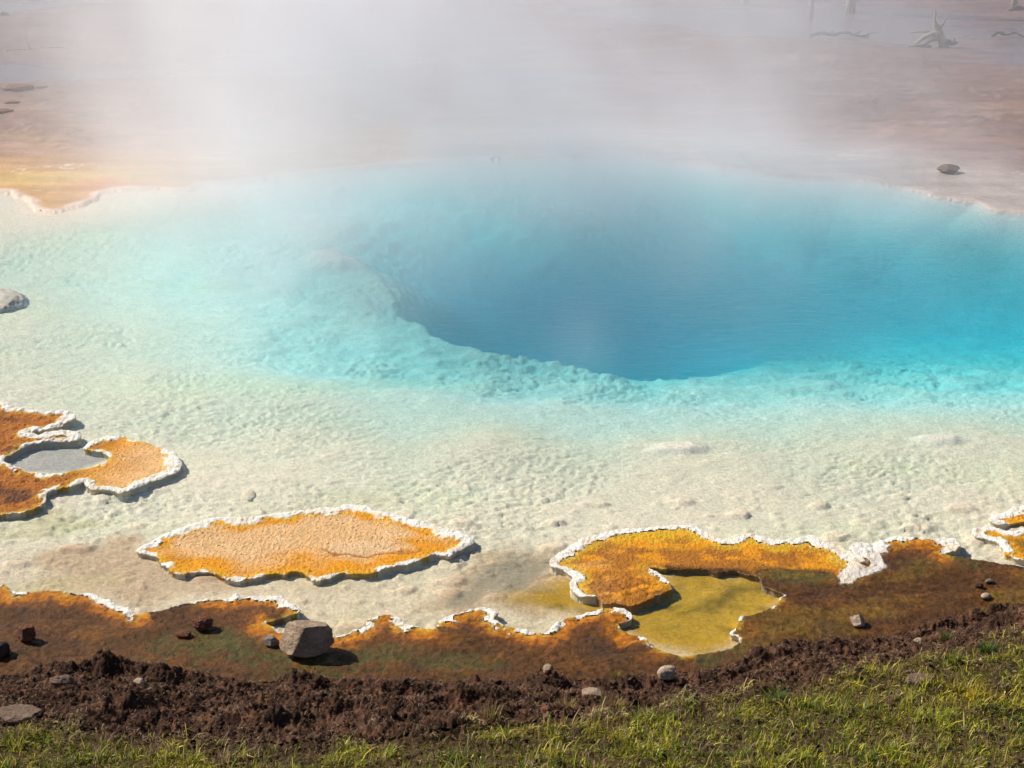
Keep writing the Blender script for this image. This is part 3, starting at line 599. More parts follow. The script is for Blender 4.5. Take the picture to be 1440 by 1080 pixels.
print('tris so far', sum(len(o.data.polygons) for o in col.objects if o.type == 'MESH')*2)
# ------------------------------------------------------------------ loose stones
zn = np.zeros(len(V_)); zn[F_.ravel()] = np.repeat(z_, 4)
top = np.zeros(len(V_), bool); top[np.unique(F_)] = True
nbank = int((V_[:, 2] > -.02).sum())
def bank_z(x, y):
    d = (V_[:, 0]-x)**2+(V_[:, 1]-y)**2; d = np.where(V_[:, 2] > -.005, d, 9); k = np.argsort(d)[:5]; return float(V_[k, 2].mean())
def noise3(p, f, s):
    return (perlin(p[:, 0]*f+p[:, 2]*f*.7, p[:, 1]*f-p[:, 2]*f*.4, s)+perlin(p[:, 1]*f+3.1+p[:, 0]*f*.3, p[:, 2]*f+1.7, s+1)+perlin(p[:, 2]*f-2.2, p[:, 0]*f+5.5+p[:, 1]*f*.4, s+2))/2
def stone_mat(name, c1, c2, c3_):
    m = N(name); pos = m.n('TexCoord').outputs['Object']
    n1 = m.noise(9, 6, .65, pos); n2 = m.noise(60, 4, .7, pos)
    c = m.ramp(n1, [(.3, c1), (.55, c2), (.75, c3_)])
    k = m.math('MULTIPLY_ADD', n2, 1.1, .45)
    c = m.mixc(1.0, c, m.n('CombineColor', i_0=k, i_1=k, i_2=k).outputs[0], 'MULTIPLY')
    v = m.n('TexVoronoi', i_Scale=70.0); m.set(v.inputs['Vector'], pos)
    nr = m.bump(n1, .6, .02); nr = m.bump(n2, .8, .006, nr); nr = m.bump(v.outputs[0], .5, .004, nr)
    b = m.n('BsdfPrincipled', i_Base_Color=c, i_Roughness=.9, i_Normal=nr); b.inputs['Specular IOR Level'].default_value = .2
    m.t.links.new(b.outputs[0], m.out.inputs[0]); return m.m
M_pink = stone_mat('pink_stone', (.20, .135, .09), (.35, .26, .18), (.52, .42, .31))
M_redst = stone_mat('red_stone', (.08, .035, .022), (.17, .07, .04), (.27, .13, .08))
M_grey = stone_mat('grey_stone', (.12, .095, .085), (.22, .18, .16), (.34, .29, .26))
M_pale = stone_mat('pale_stone', (.26, .19, .13), (.44, .34, .25), (.60, .51, .41))
M_bedst = stone_mat('sinter_stone', (.52, .43, .31), (.62, .52, .38), (.70, .60, .45))
M_brown = stone_mat('brown_stone', (.10, .065, .045), (.17, .115, .085), (.26, .19, .15))
M_dark = stone_mat('dark_stone', (.03, .02, .018), (.06, .04, .033), (.10, .07, .055))
def ico(sub):
    bm = bmesh.new(); bmesh.ops.create_icosphere(bm, subdivisions=sub, radius=1)
    v = np.array([x.co for x in bm.verts]); f = np.array([[x.index for x in q.verts] for q in bm.faces]); bm.free(); return v, f
ICO5, ICO4, ICO3, ICO1 = ico(6), ico(5), ico(4), ico(1)
def stone(name, label, px, py, size, mat, seed, rz=0, planes=(), z=None, sink=.25, cuts=7, rough=.06, group=None, cat='rock', res=None):
    r = np.random.default_rng(seed); v, f = res or ICO4; v = v.copy()
    pl = [(np.array(n, float)/np.linalg.norm(n), d) for n, d in planes]
    for k in range(cuts):
        n = r.normal(size=3); n /= np.linalg.norm(n); pl.append((n, r.uniform(.62, .88)))
    for n, d in pl:
        e = v@n-d; v = v-np.where(e > 0, e*.93, 0)[:, None]*n
    nn = v/np.linalg.norm(v, axis=1)[:, None]
    v = v+nn*(rough*noise3(v, 2.6, seed)+rough*.6*noise3(v, 7, seed+9)+rough*.35*noise3(v, 19, seed+19))[:, None]
    v = v*np.array(size)
    ca, sa = math.cos(rz), math.sin(rz); v = np.stack([v[:, 0]*ca-v[:, 1]*sa, v[:, 0]*sa+v[:, 1]*ca, v[:, 2]], 1)
    p = P(px, py, .03) if z is None else P(px, py, z)
    zz = bank_z(p[0], p[1]) if z is None else z
    if z is None: p = P(px, py, zz); zz = bank_z(p[0], p[1])
    v[:, 2] -= v[:, 2].min()+sink*size[2]
    o = mesh_obj(name, v, f, mat); o.location = (p[0], p[1], zz)
    return tag(o, label, cat, group)
stone('boulder', 'big pink-grey boulder with one bright face on the brown flat', 430, 919, (.165, .11, .105), M_pink, 12, 0, [((.50, -.84, .15), .40), ((-.74, -.48, .40), .46), ((.95, -.1, .25), .84), ((.10, .25, .95), .72), ((-.95, .2, .1), .80)], sink=.12, cuts=0, rough=.05, res=ICO5)
stone('stone', 'small grey stone tucked against the big boulder', 381, 907, (.045, .035, .035), M_grey, 22)
stone('stone', 'red-brown square stone with short shadow on the brown flat', 38, 899, (.055, .045, .052), M_redst, 23, .4, [((-.9, -.3, .2), .6), ((.3, -.9, .2), .65), ((0, .1, 1), .7)], cuts=4, rough=.14)
stone('stone', 'crumbly rust-red lump rising from green algae', 286, 884, (.058, .04, .042), M_redst, 24, 0, rough=.22, cuts=3)
stone('stone', 'low rust-red crumb beside the crumbly lump', 258, 895, (.045, .028, .016), M_redst, 34, 0, rough=.22, cuts=3)
stone('stone', 'dark stone at the edge of the brown flat beside mud', -2, 922, (.07, .06, .06), M_dark, 25)
stone('stone', 'pale rounded stone wedged in the dark mud edge', 938, 960, (.056, .042, .042), M_pale, 26, .3)
stone('stone', 'small pink stone on the mud edge', 771, 952, (.034, .028, .034), M_pink, 27, .2)
stone('stone', 'flat pink stone between two dry grass tufts', 830, 992, (.06, .045, .026), M_pink, 28, .1)
stone('stone', 'lone pale pyramid-shaped stone in the shallow brown run-off', 1206, 879, (.055, .04, .044), M_pale, 29, .2, [((-.6, -.5, .6), .45), ((.8, -.4, .45), .4), ((.1, .8, .5), .5)], cuts=2)
stone('stone', 'white stone chip on the brown flat near the mud ridge', 1386, 842, (.034, .024, .016), M_pale, 30, .5)
stone('stone', 'grey stone above the white stone chip on the flat', 1391, 820, (.028, .02, .016), M_grey, 31, .1)
stone('stone', 'dark crumb beside the grey stone on the flat', 1376, 826, (.03, .02, .016), M_dark, 39, .1)
stone('stone', 'long flat grey stone at the edge of the grass', 30, 1012, (.13, .065, .04), M_brown, 32, -.05, [((0, 0, 1), .5)], sink=.6, rough=.1)
stone('stone', 'flat stone half buried in the green grass', 1292, 962, (.085, .045, .03), M_brown, 33, .1, [((0, 0, 1), .4)], sink=.8, rough=.12)
stone('stone', 'white chip lying on the mud ridge', 1291, 897, (.03, .02, .012), M_pale, 35, .1, sink=0)
stone('stone', 'cream stone at the mouth of the muddy pit', 196, 973, (.035, .025, .022), M_pale, 36)
stone('stone', 'brown flaky stone left of the muddy pit', 88, 968, (.06, .04, .03), M_brown, 37, rough=.15)
for i, (px, py, sz, lb) in enumerate([(856,848,.034,'cream round stone under the lip of the orange shelf'), (872,849,.038,'cream stone beside the gap into the yellow pool')]):
    stone('stone', lb, px, py+3, (sz, sz*.7, sz*.6), M_pale, 50+i, .2, z=-.012, sink=.35, cuts=2)
stone('sinter_knoll', 'pale rounded sinter knoll under water far left of the deep vent', -2, 452, (.30, .42, .14), stone_mat('knoll_stone', (.36, .34, .30), (.46, .44, .39), (.54, .52, .47)), 55, .3, z=-.225, sink=.1, cuts=4, rough=.12, cat='knoll')
# stones lying under water on the bed
for i, (px, py, sx, lb) in enumerate([(712,826,.065,'rounded cream stone under water near the yellow water'), (545,842,.05,'small cream stone under water between oval terrace and shore'),(640,846,.045,'submerged cream pebble near the wavy shore crust'),(724,848,.035,'tiny submerged stone beside grey silt'),(105,822,.06,'submerged oval stone left of the silt patch'),(75,818,.055,'submerged oval stone near the left crust'),(350,702,.09,'flat submerged slab above the oval terrace'),(790,770,.05,'submerged stone left of the orange shelf tip'),(480,846,.05,'submerged stone near the boulder crust'),(1130,700,.06,'submerged flat stone behind the orange shelf'),(755,622,.07,'grey flake of sinter under clear water')]):
    stone('stone', lb, px, py, (sx, sx*.6, sx*.32), M_bedst if 'M_bedst' in globals() else M_pale, 60+i, .3*i, z=-.062 if py > 650 else -.1, sink=.3, cuts=3, res=ICO3)
stone('rock', 'dark rock standing in the shallow film beyond the pool', 1333, 243, (.15, .11, .06), M_brown, 80, .2, z=.01, sink=.2)
for i, (px, py, sx, lb) in enumerate([(24,126,.25,'dark crumbly mound far out on the brown flat'), (58,124,.10,'small dark lump right of the crumbly mound'), (16,146,.12,'small dark lump in front of the crumbly mound'), (6,158,.14,'dark lump at the edge of the yellow flat')]):
    stone('rock', lb, px, py, (sx, sx*.7, sx*.22), M_redst, 84+i, .2, z=.03, rough=.25, cuts=3, res=ICO3, sink=.4)

# ------------------------------------------------------------------ dead wood
def wood_mat(name, c1, c2):
    m = N(name); pos = m.n('TexCoord').outputs['Object']
    mp = m.n('Mapping'); m.set(mp.inputs[0], pos); mp.inputs['Scale'].default_value = (18, 18, 2.5)
    n1 = m.noise(1.0, 5, .6, mp.outputs[0]); c = m.ramp(n1, [(.3, c1), (.7, c2)])
    b = m.n('BsdfPrincipled', i_Base_Color=c, i_Roughness=.85, i_Normal=m.bump(n1, .7, .02))
    m.t.links.new(b.outputs[0], m.out.inputs[0]); return m.m
M_wood = wood_mat('weathered_wood', (.10, .075, .06), (.42, .35, .29)); M_dwood = wood_mat('dark_wood', (.05, .035, .03), (.14, .10, .08))
M_twig = wood_mat('sinter_coated_twig', (.36, .31, .23), (.50, .44, .33))
def tube(name, pts, rad, mat, parent=None, seg=10, seed=0, lump=.12, per=8):
    p = np.array(pts, float); n = (len(p)-1)*per+1; t = np.linspace(0, len(p)-1, n)
    c = np.stack([np.interp(t, np.arange(len(p)), p[:, k]) for k in range(3)], 1); r = np.interp(t, np.arange(len(p)), rad)
    ker = np.ones(per)/per
    for k in range(3):
        e = np.pad(c[:, k], per//2, mode='edge'); sm = np.convolve(e, ker, 'same')[per//2:-(per//2)]; c[1:-1, k] = sm[1:-1]
    tg = np.gradient(c, axis=0); tg /= np.linalg.norm(tg, axis=1)[:, None]+1e-9
    ref = np.array((0, 0, 1.)) if abs(tg[0, 2]) < .8 else np.array((1., 0, 0))
    a = np.cross(tg, ref); a /= np.linalg.norm(a, axis=1)[:, None]+1e-9; b = np.cross(tg, a)
    th = np.linspace(0, 2*math.pi, seg, endpoint=False)
    TH, R = np.meshgrid(th, r); ss_ = np.arange(n)[:, None]
    R = R*(1+lump*perlin(TH*1.3+seed, ss_*.35+seed*3.1, seed)+lump*.6*perlin(np.cos(TH)*3, ss_*.9+np.sin(TH)*2, seed+3))
    v = c[:, None, :]+R[..., None]*(np.cos(TH)[..., None]*a[:, None, :]+np.sin(TH)[..., None]*b[:, None, :])
    v = v.reshape(-1, 3); i = np.arange(n*seg).reshape(n, seg); j = np.roll(i, -1, 1)
    f = [tuple(q) for q in np.stack([i[:-1], j[:-1], j[1:], i[1:]], -1).reshape(-1, 4)]
    f += [tuple(i[0][::-1]), tuple(i[-1])]
    return mesh_obj(name, v, f, mat, parent)
st = P(1318, 66, .03); root = empty('tree_stump', tuple(st)); root.scale = (.68, .68, .68); tag(root, 'weathered grey stump with upturned roots in the far shallows', 'stump')
tube('trunk', [(.16,0,-.05),(.12,0,.18),(.0,.05,.42),(-.10,.05,.62),(-.14,.05,.72)], [.16,.12,.10,.07,.03], M_wood, root, 12, 1, .3)
for k, (pts, rd) in enumerate([([(-.08,.0,.55),(-.16,0,.75),(-.13,0,.92),(-.18,0,1.08)], [.05,.035,.025,.008]), ([(.0,0,.45),(.08,0,.62),(.16,.02,.78),(.22,.02,.86)], [.05,.04,.02,.008]), ([(.14,0,.12),(.3,-.05,.14),(.45,-.05,.08),(.55,0,.14)], [.09,.07,.05,.02]), ([(.42,-.05,.08),(.46,-.05,.18),(.44,-.05,.26)], [.05,.03,.01]),
      ([(0,0,.38),(-.25,0,.34),(-.5,0,.2),(-.72,-.05,.02)], [.08,.07,.06,.03]), ([(0,-.05,.25),(-.25,-.1,.2),(-.4,-.1,.06),(-.3,-.12,-.03)], [.07,.06,.05,.03]), ([(-.1,.05,.4),(-.4,.1,.42),(-.7,.1,.38),(-.85,.1,.36)], [.04,.03,.02,.008]), ([(-.2,-.1,.02),(-.5,-.1,.06),(-.85,-.1,.03)], [.05,.05,.02])]):
    tube('root', pts, rd, M_dwood if k in (2, 3, 5, 7) else M_wood, root, 8, 5+k, .3)
def log(label, a, b, r0, r1, mat, bend=.1, seed=0, name='fallen_log', z=.05, stubs=()):
    A = P(*a, z); B = P(*b, z); rt = empty(name, tuple(A)); tag(rt, label, 'log'); d = B-A; zr = .10 if r0 > .025 and z > 0 else .004
    pts = [d*t+np.array((0, bend*math.sin(t*3.1)*(1 if i % 2 else .4), zr*math.sin(t*3.14+.3)*(i % 2))) for i, t in enumerate(np.linspace(0, 1, 6))]
    tube('trunk', pts, np.linspace(r0, r1, 6), mat, rt, 9, seed, .2)
    for k, (t, dx, dz) in enumerate(stubs):
        q = d*t; tube('branch', [q, q+np.array((dx*.5, .02, dz*.6)), q+np.array((dx, .03, dz))], [r1*1.0, r1*.7, r1*.3], mat, rt, 6, seed+k+2, .1)
log('long grey log lying flat in the far shallows', (1138, 51), (1222, 50), .045, .02, M_dwood, .06, 11, stubs=[(.15,.12,.12),(.45,-.1,.1),(.7,.25,.10),(.9,.3,.06)])
log('dark log lying past the right puddle', (1418, 18), (1475, 12), .09, .06, M_dwood, .1, 12)
log('thin pale stick on the far left flat', (8, 72), (110, 66), .025, .012, M_wood, .12, 13, stubs=[(.3,.1,.18),(.35,-.1,.15)])
log('thin dark branch lying beside the stump puddle', (1395, 50), (1450, 52), .03, .012, M_dwood, .1, 14, stubs=[(.3,-.2,.1)])
log('short log half sunk in the far left flat', (-20, 25), (20, 22), .06, .04, M_wood, .05, 15)
def dead_tree(px, py, h, r, lean, label, seed):
    b = P(px, py, .03); rt = empty('dead_tree', tuple(b)); tag(rt, label, 'dead tree', 'dead trees beyond the flats'); rg = random.Random(seed)
    tube('trunk', [(0,0,-.1),(lean*.1,0,h*.25),(lean*.3,0,h*.5),(lean*.7,.1,h*.8),(lean,.1,h)], [r*1.25,r,r*.8,r*.5,r*.15], M_wood, rt, 10, seed, .12)
    for k in range(9):
        t = rg.uniform(.3, .92); a = rg.uniform(0, 6.28); L = rg.uniform(.3, .9)*(1.1-t); x = lean*t
        tube('branch', [(x,0,h*t),(x+L*.5*math.cos(a),L*.5*math.sin(a),h*t-.05),(x+L*math.cos(a),L*math.sin(a),h*t-.2)], [r*.25,r*.16,r*.05], M_wood, rt, 6, seed+k, .1, 4)
dead_tree(1140, 26, 6.5, .04, .2, 'slim pale dead trunk standing behind the long log', 31)
dead_tree(1196, 18, 8, .085, -.2, 'thick grey dead trunk standing beyond the long log', 32)
dead_tree(1425, 14, 7, .06, .3, 'bare pale trunk rising beside the dark log', 33)
dead_tree(1050, 8, 7, .07, .1, 'faint dead trunk deep in the steam', 34)
dead_tree(1358, -12, 8, .08, .2, 'dead trunk mirrored in the puddle behind the stump', 35)
dead_tree(1262, -16, 9, .09, -.2, 'far dead trunk left of the stump puddle', 36)
for k, (a, b, r0, lb) in enumerate([((70,733),(156,703),.012,'long submerged stick beside the hooked terrace'), ((88,834),(172,824),.016,'submerged stick under the silt patch'), ((60,848),(120,812),.02,'pale stick under water by the left crust'), ((68,655),(100,632),.007,'thin stick lying in the small grey pool'), ((1352,772),(1395,770),.007,'thin stick in the water by the hooked crust')]):
    log(lb, a, b, r0, r0*.5, M_twig, .03, 40+k, 'submerged_stick', -.068 if k != 3 else -.06)

# ------------------------------------------------------------------ mud crumbs, grass
grng = np.random.default_rng(11)
tv = np.flatnonzero((V_[:, 2] > .0) & (np.abs(V_[:, 0]) < 4.3) & (V_[:, 1] > 5.45))
area = np.where(V_[tv, 1] < 6.3, 1.8, 1.0)*np.where(np.abs(V_[tv, 0]) > 3.3, 2.8, 1)
sgv = poly_dist(V_[tv, :2], GRS[::2], False)[0]; sgv = np.where(V_[tv, 1] < np.interp(V_[tv, 0], GRS[:, 0], GRS[:, 1]), sgv, -sgv)
z3 = zn[tv]; nz = fbm(V_[tv, 0]*3, V_[tv, 1]*4, 4, 301); nzb = fbm(V_[tv, 0]*9, V_[tv, 1]*11, 3, 303)
# crumbs
pw = area*(z3 == 3)*ss(-.1, .5, nzb+.2)+area*(z3 == 4)*.25; pw /= pw.sum()
k = grng.choice(tv, 6000, p=pw); v0, f0 = ICO1; nv = len(v0)
cen = V_[k]+np.column_stack([grng.normal(0, .004, (len(k), 2)), np.zeros(len(k))])
rad = grng.lognormal(math.log(.0046), .6, len(k)); rad = np.clip(rad, .003, .028)
ax = grng.normal(size=(len(k), nv, 3))*.28
vv = (v0[None]+ax)*rad[:, None, None]*grng.uniform(.6, 1.3, (len(k), 1, 3))+(cen+np.column_stack([0*rad, 0*rad, rad*.3]))[:, None, :]
ff = (f0[None]+np.arange(len(k))[:, None, None]*nv).reshape(-1, 3)
cc = np.array((.07, .035, .022))*grng.uniform(.6, 1.9, (len(k), 1))+np.array((.06, .03, .012))*(grng.random((len(k), 1)) < .25)
tag(mesh_obj('mud_crumbs', vv.reshape(-1, 3), ff, M_mud, None, np.repeat(cc, nv, 0), {'wet': np.zeros(len(k)*nv)}, smooth=False), 'dark crumbs of peat and mud strewn on the bank', None, None, 'stuff')

def grass_mat():
    m = N('grass'); c = m.n('VertexColor', layer_name='col').outputs[0]
    b = m.n('BsdfPrincipled', i_Base_Color=c, i_Roughness=.6); b.inputs['Specular IOR Level'].default_value = .25
    t = m.n('BsdfTranslucent', i_0=c); mx = m.n('MixShader', i_0=.3); m.set(mx.inputs[1], b.outputs[0]); m.set(mx.inputs[2], t.outputs[0])
    m.t.links.new(mx.outputs[0], m.out.inputs[0]); return m.m
M_grass = grass_mat()
def blades(base, length, width, az, lean, colr, flat=None):
    """three-segment bent blades, nine vertices each way down to the tip"""
    n = len(base); d = np.stack([np.cos(az), np.sin(az)], 1); s_ = np.stack([-d[:, 1], d[:, 0]], 1)
    tw = grng.uniform(-.8, .8, n); s_ = s_*np.cos(tw)[:, None]+d*np.sin(tw)[:, None]
    V = np.zeros((n, 7, 3))
    for i, t in enumerate((0, .4, .75, 1)):
        h = length*(t*np.cos(lean*t)); o = length*(t*np.sin(lean*(.4+.6*t)))
        c = base.copy(); c[:, :2] += d*o[:, None]; c[:, 2] += h-.004
        ww = width*(1, .85, .5, 0)[i]
        if i < 3:
            V[:, 2*i, :] = c; V[:, 2*i, :2] -= s_*ww[:, None]; V[:, 2*i+1, :] = c; V[:, 2*i+1, :2] += s_*ww[:, None]
        else: V[:, 6, :] = c
    F = np.array([(0, 1, 3), (0, 3, 2), (2, 3, 5), (2, 5, 4), (4, 5, 6)])
    F = (F[None]+np.arange(n)[:, None, None]*7).reshape(-1, 3)
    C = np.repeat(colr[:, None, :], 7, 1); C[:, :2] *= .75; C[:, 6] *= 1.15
    return V.reshape(-1, 3), F, C.reshape(-1, 3)
tuf = worley(V_[tv, 0]*9, V_[tv, 1]*11, 305)[0]
gk = (.35+.8*ss(.6, .15, tuf)*ss(-.4, .3, nzb))*ss(-.10, .14, sgv+.14*nz+.08*nzb)*(.18+.82*ss(-.30, .06, fbm(V_[tv, 0]*2.3+5, V_[tv, 1]*4, 4, 319)+.25*ss(.2, .6, sgv)))*(.25+.75*ss(-.35, .25, nz+.35*nzb))+.05*ss(-.25, -.02, sgv)*ss(.0, .4, nzb)
pw = area*gk*(z3 >= 3); pw /= pw.sum()
NB = 105000; k = grng.choice(len(tv), NB, p=pw); base = V_[tv[k]].copy(); base[:, :2] += grng.normal(0, .006, (NB, 2))
tfd, _, clump = worley(base[:, 0]*9, base[:, 1]*11, 305); patch = fbm(base[:, 0]*1.7, base[:, 1]*2.4, 3, 313)+.8*(clump-.5)
r_ = grng.random(NB)
green1 = np.array((.105, .165, .014)); green2 = np.array((.24, .27, .022)); yel2 = np.array((.42, .36, .035)); straw = np.array((.52, .41, .19)); deadc = np.array((.24, .165, .095))
colr = np.where((patch+.5*r_)[:, None] > .55, green1, green2); colr = np.where((r_ < .30+.3*(patch < -.1))[:, None], yel2, colr); colr = np.where((r_ > .84)[:, None], np.where(grng.random((NB, 1)) < .5, straw, deadc*1.2), colr); colr = np.where((fbm(base[:, 0]*5+2, base[:, 1]*6, 3, 317)+.5*(grng.random(NB)-.5) > .36)[:, None], deadc*1.15, colr)
dry = ss(.12, -.06, sgv[k]); colr = np.where((grng.random(NB) < dry*.75)[:, None], np.where(grng.random((NB, 1)) < .5, straw*.8, deadc), colr)
fl_ = P(1385, 990, .2); yfl = np.exp(-(((base[:, 0]-fl_[0])/.16)**2+((base[:, 1]-fl_[1])/.09)**2)); colr = np.where((grng.random(NB) < yfl*.8)[:, None], np.array((.45, .33, .02)), colr)
colr = colr*grng.lognormal(0, .32, (NB, 1))*(.75+.5*clump[:, None])
ln = grng.lognormal(math.log(.027), .55, NB)*(.6+.8*clump*clump)*(1.15-.5*tfd)*(1-.35*dry); ln = np.where(grng.random(NB) < .03, ln*2.2, ln); ln = np.clip(ln, .010, .12)
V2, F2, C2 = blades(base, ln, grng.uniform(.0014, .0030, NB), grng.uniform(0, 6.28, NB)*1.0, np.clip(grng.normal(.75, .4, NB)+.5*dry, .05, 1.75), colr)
tag(mesh_obj('grass', V2, F2, M_grass, None, C2), 'short green and yellow grass growing on the near bank', None, None, 'stuff')
# withered root fibres and thatch lying on the mud
pw = area*(z3 == 3)*(.4+ss(-.2, .4, nzb))+area*(z3 == 4)*(.35+.8*ss(.3, 0, sgv)); pw /= pw.sum(); NF = 44000
k = grng.choice(len(tv), NF, p=pw); base = V_[tv[k]].copy(); base[:, :2] += grng.normal(0, .005, (NF, 2)); base[:, 2] += .004
fcx = np.array((.15, .08, .048))*grng.lognormal(0, .6, (NF, 1)); fcx = np.where(grng.random((NF, 1)) < .12, np.array((.34, .25, .15)), fcx)
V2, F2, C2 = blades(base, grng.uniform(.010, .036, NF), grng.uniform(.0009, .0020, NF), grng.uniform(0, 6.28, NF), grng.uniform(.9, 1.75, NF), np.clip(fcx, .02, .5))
tag(mesh_obj('dead_thatch', V2, F2, M_grass, None, C2), 'withered brown thatch and root fibres matted over the mud', None, None, 'stuff')
def tuft(px, py, n, L, c, label, spread=.03):
    spread *= .7; n = int(n*1.3)
    b = P(px, py, .14); zz = bank_z(b[0], b[1]); b = P(px, py, zz); bs = np.column_stack([grng.normal(0, spread, n), grng.normal(0, spread*.5, n), np.zeros(n)])
    az = np.arctan2(bs[:, 1], bs[:, 0])+grng.normal(0, .7, n)
    v, f, cc = blades(bs, grng.uniform(.6, 1.1, n)*L, grng.uniform(.0012, .0022, n), az, grng.uniform(.1, .8, n), np.array(c)*grng.uniform(.7, 1.3, (n, 1)))
    o = mesh_obj('grass_tuft', v, f, M_grass, None, cc); o.location = (b[0], b[1], zz); tag(o, label, 'grass tuft')
tuft(795, 1000, 70, .085, (.38, .27, .10), 'dry straw tuft left of the flat pink stone')
tuft(862, 998, 80, .09, (.38, .27, .10), 'dry straw tuft right of the flat pink stone', .04)
tuft(690, 1010, 40, .09, (.36, .28, .10), 'leaning straw-coloured tuft on the bare mud')
tuft(866, 955, 60, .06, (.22, .19, .05), 'small olive tuft at the mud edge above the straw tufts', .02)
tuft(1090, 985, 90, .08, (.08, .15, .03), 'fresh bright green tuft at the border of the turf', .04)
tuft(1385, 915, 50, .07, (.08, .17, .03), 'green tuft under the mud ridge', .03)
tuft(1330, 900, 50, .07, (.16, .19, .04), 'broad-leaved green tuft on the mud ridge slope', .03)
tuft(940, 1012, 60, .06, (.12, .17, .03), 'green tuft below the pale rounded stone', .025)

# ------------------------------------------------------------------ steam rising from the pool
def vnoise3(x, y, z, s):
    fx = np.floor(x); fy = np.floor(y); fz = np.floor(z); ix, iy, iz = (t.astype(np.int64) for t in (fx, fy, fz))
    u, v, q = (t*t*(3-2*t) for t in (x-fx, y-fy, z-fz)); r = 0
    for a in (0, 1):
        for b in (0, 1):
            for c in (0, 1):
                r = r+(_h(ix+a+(iz+c)*7919, iy+b+(iz+c)*104729, s)/4294967296.0)*(u if a else 1-u)*(v if b else 1-v)*(q if c else 1-q)
    return r
def fbm3(x, y, z, s, o=4):
    t = 0; am = 1; n = 0
    for k in range(o): t = t+am*vnoise3(x+7*k, y-3*k, z+5*k, s+k); n += am; am *= .5; x = x*2.03; y = y*2.03; z = z*2.03
    return t/n
SX0, SX1, SY0, SY1, SZ0, SZ1, H = -10.0, 11.0, 9.6, 44.0, .03, 4.3, .17
nx, ny, nz_ = int((SX1-SX0)/H), int((SY1-SY0)/H), int((SZ1-SZ0)/H)
gz, gy, gx = np.meshgrid(SZ0+(np.arange(nz_)+.5)*H, SY0+(np.arange(ny)+.5)*H, SX0+(np.arange(nx)+.5)*H, indexing='ij')
gx, gy, gz = gx.ravel(), gy.ravel(), gz.ravel()
wx = gx+.9*(vnoise3(gx*.7, gy*.7, gz*.6, 401)-.5)+.25*gz; wy = gy+.9*(vnoise3(gx*.7+9, gy*.7, gz*.6, 403)-.5)
big = fbm3(wx*.75+.3*gz, wy*.55, gz*.8-gy*.1, 411, 4); fine = fbm3(wx*1.9, wy*1.5, gz*1.1, 421, 3)
def G(t, c, s_): return np.exp(-.5*((t-c)/s_)**2)
dn = .33*G(wx, -1.85, 1.25)*G(wy, 16.3, 2.4)*ss(-.1, .9, gz)*(.18+1.0*ss(.36, .62, .65*big+.35*fine))
dn += .09*G(wx, -3.6, 1.1)*G(wy, 18.5, 2.2)*ss(.1, 1.2, gz)*(.2+.8*ss(.35, .62, big))
dn += .13*G(wx, 2.2, 1.3)*G(wy, 16.8, 2.0)*ss(0, .8, gz)*(.12+.95*ss(.40, .62, big))
dn += .10*G(wx, .2, 1.7)*G(wy, 18.0, 2.2)*(.15+.9*ss(.42, .62, big))
dn += .020*ss(13.5, 17, gy)*ss(30, 22, gy)*(.5+big)*(1-.35*ss(3, 6, gx))*(1-.6*ss(-4, -6.5, gx))+.030*ss(18, 26, gy)*ss(.38, .62, big)+.006*ss(18, 26, gy)
dn += .55*np.exp(-gz/.5)*ss(13.8, 17.0, gy)*ss(21.5, 18.5, gy)*ss(-6, -2.5, gx)*ss(8, 5, gx)*ss(.34, .68, fine*.5+big*.5)
for px, py, h0, sx_, sz_, am in [(795,470,.28,.30,.24,.13),(560,400,.35,.30,.40,.22),(700,320,.5,.4,.5,.14),(1020,330,.5,.5,.5,.22),(300,420,.2,.5,.2,.10),(1150,420,.3,.6,.3,.08),(470,330,.5,.4,.5,.4)]:
    c = P(px, py, h0); dn += am*G(wx-.25*gz, c[0], sx_)*G(wy, c[1], sx_*1.2)*G(gz, h0, sz_)*ss(.3, .6, fine)
dn += .20*np.exp(-gz/.8)*ss(15.4, 17.6, gy)*ss(22.5, 19, gy)*ss(-6, -3.5, gx)*ss(5.5, 3, gx)*(.4+1.2*big)
edge = ss(SX0, SX0+2, gx)*ss(SX1, SX1-2, gx)*ss(SY0, SY0+1, gy)*ss(SY1, SY1-8, gy)*ss(SZ1, SZ1-1.2, gz)
dn = np.clip(dn*edge, 0, 3)*(.6+.8*fine)
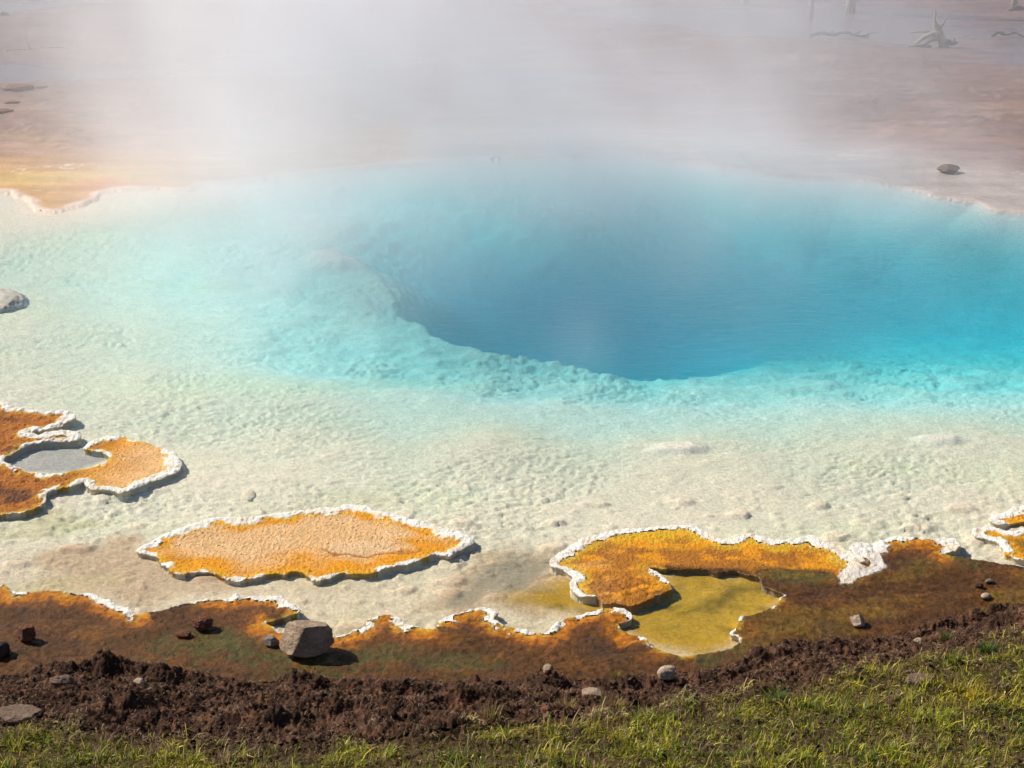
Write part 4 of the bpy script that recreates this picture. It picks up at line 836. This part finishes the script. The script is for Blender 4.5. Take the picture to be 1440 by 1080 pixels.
def steam():
    me = bpy.data.meshes.new('steam'); me.vertices.add(len(dn)); me.vertices.foreach_set('co', np.stack([gx, gy, gz], 1).astype(np.float32).ravel())
    at = me.attributes.new('dens', 'FLOAT', 'POINT'); at.data.foreach_set('value', dn.astype(np.float32)); me.update()
    o = bpy.data.objects.new('steam', me); col.objects.link(o)
    m = N('steam'); pv = m.n('VolumePrincipled'); pv.inputs['Color'].default_value = (.945, .94, .985, 1); pv.inputs['Density'].default_value = 1.0; pv.inputs['Anisotropy'].default_value = .3
    pv.inputs['Density Attribute'].default_value = 'density'
    m.t.links.new(pv.outputs[0], m.out.inputs[1]); me.materials.append(m.m)
    g = bpy.data.node_groups.new('steam', 'GeometryNodeTree')
    g.interface.new_socket('Geometry', in_out='INPUT', socket_type='NodeSocketGeometry'); g.interface.new_socket('Geometry', in_out='OUTPUT', socket_type='NodeSocketGeometry')
    gi = g.nodes.new('NodeGroupInput'); go = g.nodes.new('NodeGroupOutput')
    vc = g.nodes.new('GeometryNodeVolumeCube'); sp = g.nodes.new('ShaderNodeSeparateXYZ'); ps = g.nodes.new('GeometryNodeInputPosition'); g.links.new(ps.outputs[0], sp.inputs[0])
    vc.inputs['Min'].default_value = (SX0, SY0, SZ0); vc.inputs['Max'].default_value = (SX0+nx*H, SY0+ny*H, SZ0+nz_*H)
    vc.inputs['Resolution X'].default_value = nx; vc.inputs['Resolution Y'].default_value = ny; vc.inputs['Resolution Z'].default_value = nz_
    def M(op, a, b, c=None):
        nd = g.nodes.new('ShaderNodeMath'); nd.operation = op
        for i, t in enumerate((a, b, c)):
            if t is None: continue
            if isinstance(t, bpy.types.NodeSocket): g.links.new(t, nd.inputs[i])
            else: nd.inputs[i].default_value = t
        return nd.outputs[0]
    def cell(sock, lo, span, n):       # voxel number along one axis
        return M('MINIMUM', M('MAXIMUM', M('ROUND', M('MULTIPLY', M('SUBTRACT', sock, lo), (n-1)/span), 0.0), 0.0), n-1.0)
    ix = cell(sp.outputs[0], SX0, nx*H, nx); iy = cell(sp.outputs[1], SY0, ny*H, ny); iz = cell(sp.outputs[2], SZ0, nz_*H, nz_)
    index = M('MULTIPLY_ADD', M('MULTIPLY_ADD', iz, float(ny), iy), float(nx), ix)
    na = g.nodes.new('GeometryNodeInputNamedAttribute'); na.data_type = 'FLOAT'; na.inputs[0].default_value = 'dens'
    si = g.nodes.new('GeometryNodeSampleIndex'); si.data_type = 'FLOAT'; si.domain = 'POINT'
    g.links.new(gi.outputs[0], si.inputs['Geometry']); g.links.new(na.outputs[0], si.inputs['Value'])
    g.links.new(index, si.inputs['Index']); g.links.new(si.outputs[0], vc.inputs['Density'])
    sm = g.nodes.new('GeometryNodeSetMaterial'); sm.inputs['Material'].default_value = m.m
    g.links.new(vc.outputs[0], sm.inputs[0]); g.links.new(sm.outputs[0], go.inputs[0])
    md = o.modifiers.new('steam', 'NODES'); md.node_group = g
    return tag(o, 'white steam drifting up from the hot spring', None, None, 'stuff')
steam()
print('tris', sum(sum(len(p.vertices)-2 for p in o.data.polygons) if len(o.data.polygons) < 5000 else len(o.data.polygons)*(2 if o.name[0] != 'g' and o.name[0] != 'm' else 1.5) for o in col.objects if o.type == 'MESH'))
